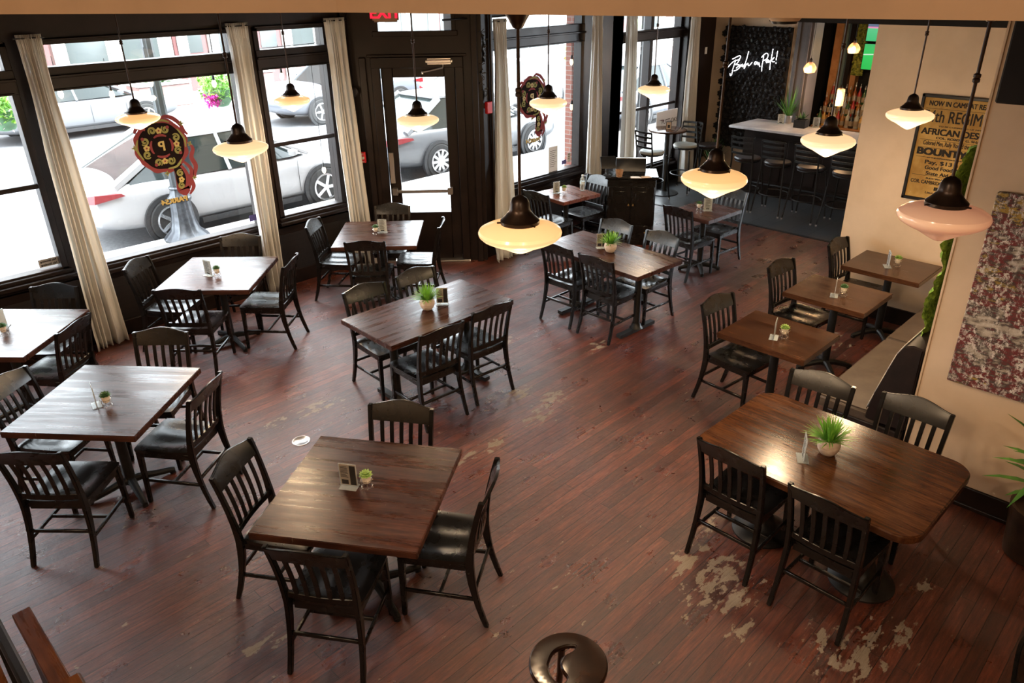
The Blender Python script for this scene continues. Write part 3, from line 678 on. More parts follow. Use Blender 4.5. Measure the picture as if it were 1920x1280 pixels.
rd=t.ramp([(0.66,(0,0,0)),(0.69,(1,1,1))],t.noise(t.coords('Object',(1,1,1),loc=(3,4,5)),5,5,.7)); c=t.mix(t.math('MULTIPLY',rd.outputs[0],.8),c,(0.42,0.01,0.02))
t.l(c,t.b.inputs['Base Color']); t.bump(n3,.5,.01)
cv=thing('canvas_painting','large abstract red, ochre and white canvas on the near cream wall','painting',(5.112,1.04,.90))
MB().box(-.045,-.005,-1.7,0,0,1.25).build('canvas',pt,cv,bevel=.006)
MB().box(-.005,0.0,-1.65,-.05,.05,1.2).build('stretcher_bar','black',cv)
# ------------------------------------------------------------------ curtains
def curtain(x,y,wt,wb,label,dy=0.0,dxb=0.0,seed=0,zt=2.94,z0=.005,flare=None,rz=0):
    r=random.Random(seed); m=MB(); nu,nv=72,40; ph=[r.uniform(0,6) for _ in range(6)]
    def f(u,v):
        s=1-v # v=0 top
        w=wt+(wb-wt)*(v**1.3)-.03*math.sin(PI*min(1,v*3))
        xx=(u-.5)*w+dxb*v**1.5
        pleat=.012 if v<.055 else 0
        a=(.022+.022*v)*(1+.35*math.sin(2*PI*1.7*u+ph[3]))+ (0.0 if v>.05 else -.012)
        k=5.5
        yy=a*math.sin(2*PI*k*(u+.07*math.sin(2*PI*1.25*u+ph[4]+v)+.03*math.sin(2*PI*2.7*u+ph[5]))+ph[0]+1.2*v*math.sin(ph[1]))+.010*math.sin(2*PI*2.3*u+ph[2]+2*v)+(.006*math.sin(2*PI*16*u) if v<.07 else 0)
        yy+=dy*v**1.5
        if v>.97: yy-=.02*math.sin(5*u+ph[3]); 
        return (xx,yy,zt+(z0-zt)*v+ (.01*math.sin(2*PI*5.5*u) if v>.98 else 0)*0)
    m.grid(f,nu,nv)
    t=thing('curtain',label,'curtain',(x,y,0),rz)
    m.build('cloth','curtain',t,solid=.004)
    MB().tube([(-wt/2-.02,-.0,zt-.03),(wt/2+.02,-.0,zt-.03)],.006,8).build('tie_rod','iron',t)
    return t
curtain(2.03,7.82,.20,.34,'long off-white curtain at far left, left of the emblem window',dy=-.03,seed=1)
curtain(3.95,7.84,.24,.20,'off-white curtain between large emblem window and narrow window',dy=.02,dxb=-.02,seed=2)
curtain(5.09,7.80,.27,.30,'off-white curtain beside the entrance door, right of the narrow window',dy=-.05,dxb=.05,seed=3)
curtain(6.86,6.98,.22,.40,'off-white curtain right of the entrance door with fire alarm',dy=-.32,dxb=-.28,seed=4,zt=2.87)
curtain(8.72,6.97,.22,.34,'off-white curtain behind the reddish table, right of brick pier window',dy=-.03,seed=5,zt=2.86)
curtain(9.90,7.27,.25,.38,'off-white curtain left of the bar table window',dy=-.03,dxb=.05,seed=6,zt=2.84)
curtain(11.58,7.22,.28,.40,'off-white curtain at far right, next to the dark bar corner',dy=-.03,dxb=.06,seed=7,zt=2.84)
MB_=MB().tube([(5.9,6.9,2.90),(8.9,6.98,2.90)],.011,8); tag(MB_.build('curtain_rod','iron'),'black curtain rod over the window right of the entrance','curtain rod')
# ------------------------------------------------------------------ pendant lamps
def shade_mat(name,c_top,c_bot,es):
    m=mat(name,(0.85,0.72,0.55),0.22,coat=.3); t=NT(m)
    tc=t.n('ShaderNodeTexCoord'); sp=t.n('ShaderNodeSeparateXYZ'); t.l(tc.outputs['Object'],sp.inputs[0])
    q=t.n('ShaderNodeMapRange'); q.inputs[1].default_value=-.14; q.inputs[2].default_value=.03; t.l(sp.outputs[2],q.inputs[0])
    r=t.ramp([(0.0,c_bot),(0.35,c_bot),(1.0,c_top)],q.outputs[0]); t.l(r.outputs[0],t.b.inputs['Emission Color']); t.b.inputs['Emission Strength'].default_value=es
    return m
M['shade_warm']=shade_mat('lit_opal_glass',(1.0,.54,.20),(1.0,.84,.52),.80)
M['shade_pale']=shade_mat('bright_opal_glass',(1.0,.66,.34),(1.0,.88,.60),.84)
M['shade_off']=shade_mat('unlit_glass_painted_glow',(.52,.17,.09),(.62,.24,.14),.45)  # unlit shade: its salmon tone is put in as a weak glow
SH=[(.43,.0),(.62,-.035),(.85,-.12),(.97,-.20),(1.0,-.28),(.985,-.36),(.92,-.44),(.80,-.52),(.68,-.585),(.58,-.63),(.42,-.73),(.26,-.835),(.12,-.915),(.02,-.955),(0,-.96)]
def make_lamp(top,zc,nm='shade_warm',fl=.93):
    t=thing('pendant_lamp','schoolhouse pendant','lamp')
    R=.18
    z0=zc+.06
    m=MB().lathe([(r*R,z0+z*R*fl) for r,z in SH],48); m.build('lamp_shade',nm,t)
    o=t.children if False else None
    m=MB().lathe([(.455*R,z0-.035*R),(.465*R,z0-.03*R),(.465*R,z0+.075*R),(.44*R,z0+.10*R),(.36*R,z0+.17*R),(.30*R,z0+.25*R),(.255*R,z0+.30*R),(.245*R,z0+.36*R),(.225*R,z0+.50*R),(.17*R,z0+.60*R),(.08*R,z0+.65*R),(.05*R,z0+.67*R)],36)
    m.build('shade_fitter','bronze',t)
    m=MB()
    for k in range(3):
        a=k*2*PI/3+.4; m.tube([(.46*R*math.cos(a),.46*R*math.sin(a),z0+.03*R),(.55*R*math.cos(a),.55*R*math.sin(a),z0+.03*R)],.004,6)
    m.build('thumb_screw','bronze',t)
    zm=(z0+.12+top)/2+.05
    m=MB().tube([(0,0,z0+.1),(0,0,top)],.0068,10); m.lathe([(.008,-.018),(.014,-.014),(.014,-.004),(.011,0),(.014,.004),(.014,.014),(.008,.018)],12,(0,0,zm)); m.build('rod','bronze',t)
    m=MB().lathe([(.012,-.085),(.020,-.080),(.034,-.055),(.040,-.045),(.044,-.040),(.058,-.018),(.066,-.008),(.068,0.0)],32,(0,0,top+.005)); m.build('canopy','bronze',t)
    return t
LG='schoolhouse pendant lamps'
# shade geometry is kept in the lamp's own frame so the glow follows the glass
def lamp(x,y,zc,label,nm='shade_warm',top=CE+.004,power=4,fl=.93):
    # local frame at the shade centre
    t=thing('pendant_lamp',label,'lamp',(x,y,zc))
    s=make_lamp(top-zc,0,nm,fl)
    for c in kids(s): c.parent=t
    bpy.data.objects.remove(s)
    if power:
        l=bpy.data.lights.new('bulb_disc','AREA'); l.shape='DISK'; l.size=.26; l.energy=power*.45; l.color=(1,.70,.42)
        o=bpy.data.objects.new('bulb_disc',l); C.objects.link(o); o.location=(0,0,-.185); o.parent=t
        l=bpy.data.lights.new('bulb','POINT'); l.energy=power*.55; l.color=(1,.70,.42); l.shadow_soft_size=.03
        o=bpy.data.objects.new('bulb',l); C.objects.link(o); o.location=(0,0,-.30); o.parent=t
    return t
LP=[(2.46,6.93,2.265,'lit pendant lamp at far left, in front of the painted emblem','shade_warm'),
(2.36,4.91,2.295,'lit pendant lamp in front of the curtain right of the emblem','shade_pale'),
(4.11,7.23,2.205,'small lit pendant lamp before the narrow window','shade_warm'),
(4.13,5.22,2.215,'lit pendant lamp in front of the entrance door glass','shade_pale'),
(2.23,2.17,2.32,'largest lit pendant lamp, hanging in middle near the camera','shade_warm'),
(5.52,4.98,2.225,'lit pendant lamp overlapping emblem of the right street window','shade_pale'),
(7.41,5.09,2.14,'small lit pendant lamp left of dark bar corner, before bar table window','shade_pale'),
(3.72,2.12,2.29,'lit amber pendant lamp above the table on the tile edge','shade_warm'),
(5.27,2.16,2.26,'lit pendant lamp in front of the bar stools','shade_pale'),
(6.67,2.11,2.26,'lit pendant lamp left of the framed notice','shade_pale'),
(3.46,0.88,2.38,'pinkish unlit pendant lamp over the rounded table, before framed notice','shade_off')]
for x,y,z,l,nm in LP: lamp(x,y,z,l,nm,power=0 if nm=='shade_off' else 22,fl=.80 if (x,y) in ((2.46,6.93),(2.36,4.91),(4.13,5.22),(2.23,2.17)) else .92)
# unseen globes added behind and above the camera as warm fill light
for x,y,pw in ((-2.2,1.6,240),(-.6,-1.6,120)):
    t=thing('added_fill_globe','added white fill-light globe over the mezzanine, out of view','lamp',(x,y,5.15),0,'added mezzanine fill globes')
    MB().lathe([(.01,-.15),(.08,-.125),(.13,-.075),(.15,0),(.13,.075),(.08,.125),(.03,.145)],24).build('globe',mat('fill_globe_glass',(.9,.85,.7),.3,emit=(1,.74,.46),es=4),t)
    MB().tube([(0,0,.14),(0,0,.45)],.01).build('rod','bronze',t)
    l=bpy.data.lights.new('bulb','POINT'); l.energy=pw; l.color=(1,.78,.55); l.shadow_soft_size=.2
    o=bpy.data.objects.new('bulb',l); C.objects.link(o); o.location=(0,0,-.35); o.parent=t
# smoke detector
t=thing('smoke_detector','small cream ceiling detector above the black flower wall in the photo','detector',(2.95,1.45,CE-.002))
MB().lathe([(.0,-.075),(.045,-.072),(.05,-.062)],24).build('sensor_grille','iron',t); MB().lathe([(.052,-.062),(.062,-.05),(.075,0.01)],28).build('housing','cream',t)
# ------------------------------------------------------------------ table-top things
def make_sign(front='card',hw=.052):
    t=thing('menu_stand','acrylic menu stand','menu stand')
    m=MB().box(-hw,hw,-.0025,.0035,.006,.155).box(-hw,hw,-.034,.03,0,.006); m.build('acrylic_holder','acrylic',t,bevel=.001)
    MB().box(-hw+.004,hw-.004,-.0005,.0015,.014,.15).build('menu_card',front,t,smooth=False)
    m=MB(); r=random.Random(5)
    if front=='card':
        for k in range(9): m.box(-.042,-.042+r.uniform(.03,.045),-.0032,-.0026,.135-k*.0085,.138-k*.0085)
        m.box(-.04,0,-.0032,-.0026,.02,.05); m.box(.012,.046,-.0032,-.0026,.018,.145)
    else:
        for k in range(11): m.box(-.03,-.03+r.uniform(.03,.06),-.0032,-.0026,.137-k*.0095,.140-k*.0095)
        m.box(-.02,.02,-.0032,-.0026,.018,.030)
    m.build('printed_lines','ink',t,smooth=False)
    return t
SG1=make_sign('card'); SG2=make_sign('paper')
def make_succ(leaf):
    t=thing('potted_succulent','tiny potted succulent','plant'); r=random.Random(2)
    MB().lathe([(.018,.03),(.022,.034),(.028,.072),(.029,.078),(.026,.078),(.025,.070),(0,.068)],20).build('pot','wpot',t)
    m=MB()
    for ring,(n,el,ln) in enumerate(((9,.15,.042),(8,.5,.042),(7,.9,.038),(5,1.3,.032))):
        for k in range(n):
            a=2*PI*k/n+ring*.5; d=Vector((math.cos(a)*math.cos(el),math.sin(a)*math.cos(el),math.sin(el))); sd=Vector((-math.sin(a),math.cos(a),0)); p=Vector((0,0,.076))
            q=p+d*ln; mid=p+d*ln*.6; up=sd.cross(d)*.006
            m.add([p+sd*.005,mid+sd*.013+up*0,q,mid-sd*.013,p-sd*.005,mid+up,mid-up],[(0,1,5),(1,2,5),(2,3,5),(3,4,5),(4,0,5),(1,0,6),(2,1,6),(3,2,6),(4,3,6),(0,4,6)])
    m.build('leaves',leaf,t)
    m=MB()
    for z,R in ((.004,.030),(.05,.031)): m.tube([(R*math.cos(a),R*math.sin(a),z) for a in [2*PI*i/20 for i in range(20)]],.0015,6,close=True)
    for k in range(6):
        a=2*PI*k/6; m.tube([(.030*math.cos(a),.030*math.sin(a),.004),(.040*math.cos(a),.040*math.sin(a),.002)],.0014,6)
        m.tube([(.030*math.cos(a),.030*math.sin(a),.004),(.031*math.cos(a),.031*math.sin(a),.05),(.041*math.cos(a),.041*math.sin(a),.056),(.036*math.cos(a),.036*math.sin(a),.064)],.0014,6)
    m.build('wire_stand','wire',t)
    return t
SU=make_succ('succ'); SD=make_succ('dsucc')
ZT=.7605
def mrz(x,y): return x
for (x,y,rz,lab,pr) in (
 (1.79,3.10,-57,'tan menu card in acrylic stand on the front left table',SG1),
 (1.13,5.11,80,'edge-on acrylic menu stand beside dark succulent, left table',SG2),
 (1.06,7.03,-130,'acrylic menu stand on the table cut by the left photo edge',SG2),
 (2.79,6.93,-75,'white menu stand on the table under the emblem window',SG2),
 (4.75,6.77,-48,'white menu stand on the table before the entrance door',SG2),
 (3.86,4.71,-42,'menu stand standing behind potted grass on the middle table',SG1),
 (5.97,4.63,-42,'upright menu stand left of potted grass on table behind hanging lamp',SG1),
 (3.78,1.39,-150,'clear menu stand leaning by potted grass on rounded brown table',SG2),
 (5.18,2.29,-160,'menu stand on the nearest small banquette table',SG2),
 (6.32,2.31,-160,'menu stand on the middle small banquette table',SG2),
 (7.37,2.25,-150,'menu stand on the far small banquette table',SG2),
 (7.30,6.43,-15,'menu stand on the reddish table near the street window',SG2),
 (7.89,4.54,-50,'white menu stand on the table at the tile edge',SG2),
 (11.92,5.70,-60,'small white menu stand at the back of bar counter, near the plant',SG2),
 (11.98,5.14,-60,'small white menu stand beside black caddy on the bar counter',SG2),
 (1.0,1.0,0,'',None)):
    if pr is None: continue
    z=ZT if x<9 else 1.1105
    place(pr,(x,y,z),math.radians(rz),lab,'acrylic menu stands')
for (x,y,rz,lab,pr) in (
 (1.86,3.03,0,'bright green succulent in tiny pot on the front left table',SU),
 (1.18,5.05,0,'dark succulent in tiny pot on table with edge-on sign',SD),
 (1.02,6.86,0,'dark succulent on the table cut by the left photo edge',SD),
 (2.84,6.85,0,'dark succulent on the table under the emblem window',SD),
 (4.67,6.79,0,'tiny succulent left of the menu on table before entrance door',SD),
 (5.24,2.24,0,'bright succulent on the nearest small banquette table',SU),
 (6.38,2.26,0,'tiny succulent on the middle small banquette table',SD),
 (7.45,2.19,0,'tiny succulent on the far small banquette table',SU),
 (7.37,6.36,0,'pale green succulent on the reddish table',SU),
 (7.86,4.64,0,'small green succulent on the table at the tile edge',SD)):
    place(pr,(x,y,ZT),rz,lab,'tiny potted succulents')
def make_grass(label,x,y,seed,R=1.0,z=ZT):
    r=random.Random(seed); t=thing('potted_grass',label,'plant',(x,y,z),r.uniform(0,6))
    MB().lathe([(.030,0),(.042,.006),(.060,.035),(.066,.062),(.062,.088),(.055,.102),(.049,.102),(.050,.092),(.0,.088)],32).build('pot','pot',t)
    m=MB()
    for k in range(230):
        a=r.uniform(0,2*PI); e=r.uniform(.35,1.5); L=r.uniform(.10,.17)*R; b=Vector((math.cos(a)*r.uniform(0,.035),math.sin(a)*r.uniform(0,.035),.088))
        d=Vector((math.cos(a)*math.cos(e),math.sin(a)*math.cos(e),math.sin(e))); sd=Vector((-math.sin(a),math.cos(a),0)); w=.0028
        pts=[b+d*L*s+Vector((0,0,-.035*s*s*math.cos(e))) for s in (0,.35,.7,1)]
        m.add([pts[0]+sd*w,pts[0]-sd*w,pts[1]+sd*w*1.3,pts[1]-sd*w*1.3,pts[2]+sd*w,pts[2]-sd*w,pts[3]],[(0,1,3,2),(2,3,5,4),(4,5,6)])
    m.build('grass_blades','grass',t,smooth=False)
    return t
make_grass('bushy green grass in a round pot on the long middle table',3.70,4.72,1)
make_grass('bushy green grass in pot on the table behind the hanging lamp',5.93,4.48,2,.95)
make_grass('large bushy grass in round pot on the rounded brown table',3.93,1.31,3,1.05)
t=thing('water_bottle','clear plastic water bottle on the reddish table','bottle',(7.63,6.27,ZT))
MB().lathe([(.028,0),(.032,.006),(.031,.03),(.033,.05),(.031,.07),(.033,.10),(.033,.13),(.026,.165),(.013,.185),(.013,.195)],24).build('bottle_body','acrylic',t)
MB().lathe([(.0335,.09),(.0335,.125)],24).build('bottle_label',mat('pale_label',(.6,.72,.78),.5),t,solid=.0006); MB().lathe([(.014,.193),(.015,.195),(.015,.21),(.0,.212)],16).build('cap','white',t)
# ------------------------------------------------------------------ host stand
h=thing('host_cabinet','black wooden host cabinet with brass knobs behind the reddish table','cabinet',(8.09,5.81,0),math.radians(-51.5))
# local: x along the front, front faces -y
MB().box(-.32,.32,.0,.44,.05,.90).build('body','black',h,bevel=.006); MB().box(-.35,.35,-.03,.47,.90,.935).build('top','black',h,bevel=.008); MB().box(-.33,.33,-.008,.44,0,.06).build('plinth','black',h,bevel=.004)
bk=mat('brass_knob',(.55,.36,.14),.3,.8)
for s in (-1,1):
    d=MB().box(s*.155-.148,s*.155+.148,-.018,0,.30,.80).build('door','black',h,bevel=.004)
    MB().box(s*.155-.10,s*.155+.10,-.026,-.017,.36,.74).build('raised_panel','black',d,bevel=.006)
    MB().lathe([(.0,.0),(.012,.004),(.014,.012),(.007,.02),(.007,.03)],14,(s*.03,-.045,.55)).build('knob',bk,d)
for k in (-1,0,1):
    d=MB().box(k*.205-.098,k*.205+.098,-.018,0,.09,.27).build('drawer','black',h,bevel=.004)
    MB().lathe([(.0,.0),(.011,.004),(.013,.012),(.007,.02)],14,(k*.205,-.04,.175)).build('knob',bk,d)
MB().bar((-.31,0,.87),(.31,0,.87),.02,.025).build('rail','black',h,bevel=.003)
ht=thing('display_screen','dark flat screen lying tilted at the back of host cabinet','screen',(8.29,5.98,.936),math.radians(-51.5))
m=MB().hexa([(-.2,.0,.0),(.2,.0,.0),(.2,.03,.0),(-.2,.03,.0)],[(-.2,.07,.16),(.2,.07,.16),(.2,.10,.16),(-.2,.10,.16)]); m.build('screen_body','iron',ht,bevel=.004); MB().bar((-.2,.085,.165),(.2,.085,.165),.05,.008).build('top_edge','steel',ht)
t=thing('tablet_stand','black tablet on a stand at left of host cabinet','tablet',(7.93,6.09,.936),math.radians(-40))
MB().hexa([(-.10,-.06,.10),(.10,-.06,.10),(.10,-.05,.10),(-.10,-.05,.10)],[(-.10,.04,.24),(.10,.04,.24),(.10,.05,.24),(-.10,.05,.24)]).build('tablet','iron',t,bevel=.003); MB().lathe([(.06,0),(.06,.01),(.015,.015),(.012,.16)],16).build('stand','iron',t)
t=thing('wicker_basket','small brown basket on the host cabinet','basket',(7.97,5.93,.936)); MB().lathe([(.04,0),(.055,.09),(.05,.09),(.037,.01),(0,.01)],16).build('basket_body',noisy(mat('wicker',(.28,.15,.07),.8),(.2,.1,.05),(.35,.2,.1),30),t)
for k,(dx,dy,c) in enumerate(((.10,-.12,'paper'),(.19,-.20,'card'))):
    o=MB().box(-.07,.07,-.05,.05,0,.004).build('menu_sheet',c,None); o.location=(7.98+dx,5.86+dy,.937); o.rotation_euler=(0,0,-.9+.3*k)
    tag(o,('white sheet lying on the host cabinet','tan menu sheet at right end on the host cabinet')[k],'menu')
# low upholstered partition beyond the reddish table
t=thing('low_partition','dark grey padded low partition beyond the reddish table','partition',(8.27,6.48,0))
MB().box(-.045,.045,-.27,.30,.06,.80).build('padded_panel','dleather',t,bevel=.03,seg=3); MB().box(-.05,.05,-.28,.31,0,.06).build('plinth','trim',t)
# ------------------------------------------------------------------ bar
b=thing('bar_counter','bar counter with white marble top and dark panelled front','bar counter',(0,0,0))
pl=[(11.35,6.30),(12.19,6.24),(12.19,5.50),(12.02,5.45),(12.02,2.96),(11.35,2.96)]
MB().prism(pl,1.065,1.105).build('marble_top','marble',b,bevel=.006)
pl2=[(11.62,6.15),(12.19,6.15),(12.19,5.55),(11.95,5.5),(11.95,2.96),(11.62,2.96)]
MB().prism(pl2,0.0,1.065).build('bar_front','trim',b,smooth=False)
for k in range(5): MB().box(11.60,11.62,5.45-k*.58,5.95-k*.58,.25,.92).build('front_panel','trim',b,bevel=.008)
MB().tube([(11.48,6.1,.22),(11.48,3.0,.22)],.02,10).build('foot_rail','iron',b)
def make_stool(cush='dleather'):
    t=thing('bar_stool','black metal ladder-back bar stool','bar stool')
    for sx in (-1,1):
        pts=[(sx*.225,-.235,0),(sx*.19,-.175,.45),(sx*.175,-.16,.72),(sx*.175,-.185,.90),(sx*.18,-.215,1.10)]
        MB().tube(catmull(pts,4),.0125,8).build('leg','iron',t)
        MB().tube([(sx*.225,.235,0),(sx*.165,.165,.71)],.0125,8).build('leg','iron',t)
    MB().lathe([(.17,.735),(.195,.745),(.20,.765),(.185,.785),(.10,.80),(0,.803)],28,(0,0,0)).build('seat_cushion',cush,t)
    MB().tube([(.175*math.cos(a),.175*math.sin(a),.725) for a in [2*PI*i/24 for i in range(24)]],.012,8,close=True).build('seat_ring','iron',t)
    MB().tube([(.215*math.cos(a),.215*math.sin(a),.30) for a in [2*PI*i/28 for i in range(28)]],.010,8,close=True).build('foot_ring','iron',t)
    for z in (.86,.94,1.02,1.095):
        m=MB(); y=-.16-.055*(z-.72)/.38-.0; R_=[]
        for i in range(9):
            u=i/8*2-1; R_.append((u*.178,y-.035*(1-u*u),z))
        for a,c in zip(R_[:-1],R_[1:]): m.bar(a,c,.010,.032)
        m.build('ladder_slat','iron',t)
    m=MB()
    for sx in (-1,1):
        for sy in (-1,1): m.lathe([(.014,0),(.014,.025)],10,(sx*.224,sy*.234,-.001))
    m.build('foot_cap','steel',t)
    return t
ST=make_stool(); 
cg=noisy(mat('grey_green_vinyl',(.42,.45,.42),.3),(.38,.41,.39),(.5,.52,.49),4); STG=make_stool(cg)
SB='black ladder-back stool at bar counter, '
for y,l in ((5.62,SB+'farthest one of the four in front'),(5.12,SB+'second of the row in front'),(4.61,SB+'third of row in front, behind a lamp'),(4.08,SB+'last of row before cream end wall'),(3.58,SB+'mostly hidden by the end wall')):
    place(ST,(10.80,y,0),-PI/2,l,'bar stools at the counter')
place(ST,(11.25,6.55,0),math.radians(200),SB+'at its left end beside the potted plants','bar stools at the counter')
place(STG,(10.22,6.98,0),math.radians(-100),'ladder-back stool with pale seat, left of round bar table','bar stools at the round table')
place(STG,(11.00,6.86,0),math.radians(95),'ladder-back stool with pale seat, right of round bar table','bar stools at the round table')
t=thing('bar_table','tall round bar table before the double window','table',(10.66,7.0,0))
MB().lathe([(.0,1.015),(.30,1.02),(.31,1.03),(.31,1.045),(.30,1.05),(0,1.05)],40).build('tabletop','top_mid',t); MB().lathe([(.24,0),(.24,.015),(.06,.05),(.04,.08),(.038,1.0),(.08,1.016)],28).build('pedestal','iron',t)
t=thing('tabletop_menu','small framed menu standing on the round bar table','menu',(10.62,6.96,1.051),math.radians(-55)); MB().box(-.045,.045,-.006,.006,0,.13).build('frame','iron',t,bevel=.002); MB().box(-.037,.037,-.008,-.0055,.01,.12).build('card','card',t); MB().box(-.018,.018,-.0092,-.0078,.03,.08).build('printed_plant','ink',t)
t=thing('cardboard_sign','white sandwich board with dark lettering leaning behind round bar table','sign',(11.07,7.30,.93),0)
MB().box(-.30,.30,0,.012,0,.34).build('board','white',t); text('sign_lettering','PUTT-OKE',.10,'ink',t,(.08,-.002,.16),(PI/2,0,0)); MB().lathe([(0,0),(.055,0.001)],20,(0,0,0)).build('round_emblem',mat('plum_ink',(.12,.02,.04),.6),t).location=(-.18,-.003,.2)
kids(t)[-1].rotation_euler=(PI/2,0,0)
# flower wall + neon
t=thing('artificial_flower_backdrop','large panel of black artificial flowers behind the neon sign','wall panel',(12.35,0,0))
MB().box(-.03,-.001,5.89,7.05,.55,2.52).build('backing','ink',t)
fm=noisy(mat('black_petal',(.012,.011,.012),.42),(.008,.008,.009),(.035,.032,.034),25)
r=random.Random(8); m=MB()
for i in range(13):
    for j in range(21):
        cy=5.93+i*.09+r.uniform(-.02,.02)+(.045 if j%2 else 0); cz=.60+j*.094+r.uniform(-.02,.02); R=r.uniform(.045,.062)
        for ring,(n,rad,dep) in enumerate(((6,1,.035),(5,.62,.06),(3,.3,.075))):
            for k in range(n):
                a=2*PI*k/n+ring*.6+i; d=Vector((0,math.cos(a),math.sin(a))); s_=Vector((0,-math.sin(a),math.cos(a))); c0=Vector((-.03-dep*.6,cy,cz)); tip=c0+d*R*rad+Vector((-.025,0,0)); md=c0+d*R*rad*.6
                m.add([c0,md+s_*R*rad*.55,tip+s_*R*.2,tip-s_*R*.2,md-s_*R*rad*.55],[(0,1,2,3,4)])
m.build('black_flowers',fm,t,smooth=False)
nm=mat('neon_tube',(1,1,1),.4,emit=(.93,.95,1),es=4)
ns=thing('neon_sign','white neon handwriting sign on the black flower panel','neon sign',(12.22,0,0))
def K(a,b): # image trace -> metres on the panel
    y=6.92-(a-160)/550*.865; z=2.03+.0+(600-b)/240*.33-.16+ (a-160)/550*.083*0
    return (0,y,z)
def stroke(*P): return catmull([K(*p) for p in P],5)
m=MB()
for s in (
 stroke((160,600),(190,560),(230,520),(280,500),(300,470),(285,455),(240,480),(205,500)),
 stroke((245,505),(235,560),(222,620),(215,680),(200,690),(195,668)),
 stroke((290,500),(270,540),(250,560),(290,560),(300,590),(270,620),(235,635)),
 stroke((262,600),(290,570),(305,560),(300,590),(315,570),(330,550),(330,580),(345,565),(355,550),(352,585),(372,560)),
 stroke((385,400),(375,470),(362,540),(356,600),(372,560),(392,535),(398,560),(415,555),(440,520)),
 stroke((465,530),(478,510),(488,525),(478,545),(465,535)),
 stroke((490,540),(500,515),(508,545),(518,520),(525,550),(535,565)),
 stroke((560,430),(560,500),(555,560),(560,615)),
 stroke((540,460),(560,430),(590,410),(610,430),(600,470),(570,490)),
 stroke((590,500),(605,480),(618,485),(612,510),(598,512),(618,490),(626,510),(636,490)),
 stroke((655,360),(652,430),(645,520),(648,590)),
 stroke((640,500),(665,470),(680,450)),stroke((655,490),(672,500),(690,495)),
 stroke((708,380),(706,430),(704,480)),stroke((706,505),(707,520))):
    m.tube(s,.0055,8)
m.build('letter_strokes',nm,ns)
l=bpy.data.lights.new('neon_glow','AREA'); 
MB().tube([K(160,700)[:1]+K(160,700)[1:],K(240,690)],.004,6).build('mounting_wire','iron',ns)
# back bar: shelves, bottles, screens, moss, bar pendants
orange=noisy(mat('orange_bar_wood',(.42,.19,.07),.5),(.35,.15,.05),(.5,.24,.1),5)  # orange wood tone with random variation
t=thing('back_bar','stepped wooden back bar shelves behind the counter','shelf',(0,0,0))
for k,(x,z) in enumerate(((12.98,.96),(13.16,1.12),(13.34,1.30))):
    MB().box(x,13.85,3.4,5.66,z-.03,z).build('shelf',orange,t,bevel=.003); MB().box(x+.03,13.85,3.4,5.66,z-.16,z-.03).build('riser','trim',t)
MB().box(13.0,13.85,3.4,5.66,0,.80).build('cabinet','trim',t)
MB().box(13.5,13.85,5.58,5.70,.95,2.9).build('wood_post',orange,t); MB().box(13.6,13.85,5.42,5.50,1.3,2.9).build('post','trim',t); MB().box(13.55,13.85,5.50,5.58,1.3,2.9).build('mirror_strip',mat('teal_glass',(.12,.17,.17),.2),t)
MB().box(13.7,13.85,5.33,5.42,1.3,2.9).build('wood_post',orange,t)
bc=[((.30,.12,.02),.15),((.03,.09,.03),.15),((.42,.42,.36),.1),((.20,.05,.01),.15),((.5,.3,.08),.15),((.02,.02,.02),.2),((.35,.02,.02),.3),((.3,.33,.36),.1)]
BM=[mat('bottle_glass_%s'%n,c,rg,spec=.8) for (c,rg),n in zip(bc,('amber','green','clear','brown','honey','black','red','pale'))]
lab=mat('bottle_label',(.30,.23,.15),.6)
names=('amber','dark green','clear','brown','honey-coloured','black','red','pale')
protos=[]
r=random.Random(11)
for i in range(8):
    t=thing('liquor_bottle','%s liquor bottle standing on the back bar'%names[i],'bottle'); hh=.24+.02*(i%4); R=.034+.003*(i%3)
    MB().lathe([(R*.9,0),(R,.006),(R,hh*.58),(R*.7,hh*.68),(.013,hh*.78),(.012,hh*.96)],16).build('glass_body',BM[i],t)
    MB().lathe([(R+.0008,hh*.15),(R+.0008,hh*.45)],16).build('label',lab,t,solid=.0006); MB().lathe([(.014,hh*.93),(.014,hh*1.02),(.006,hh*1.03),(.004,hh*1.16),(.0,hh*1.17)],12).build('pour_spout','steel',t)
    protos.append(t)
for row,(x,z,nr) in enumerate(((13.05,.961,'bottom'),(13.23,1.121,'middle'),(13.41,1.301,'top'))):
    for k in range(17):
        i=(k*3+row*2+r.randrange(3))%8
        place(protos[i],(x+r.uniform(-.015,.015),5.56-k*.078+r.uniform(-.008,.008),z),r.uniform(0,6),'%s liquor bottle on the %s shelf of the back bar'%(names[i],nr),'%s bottles on the %s back bar shelf'%(names[i],nr))
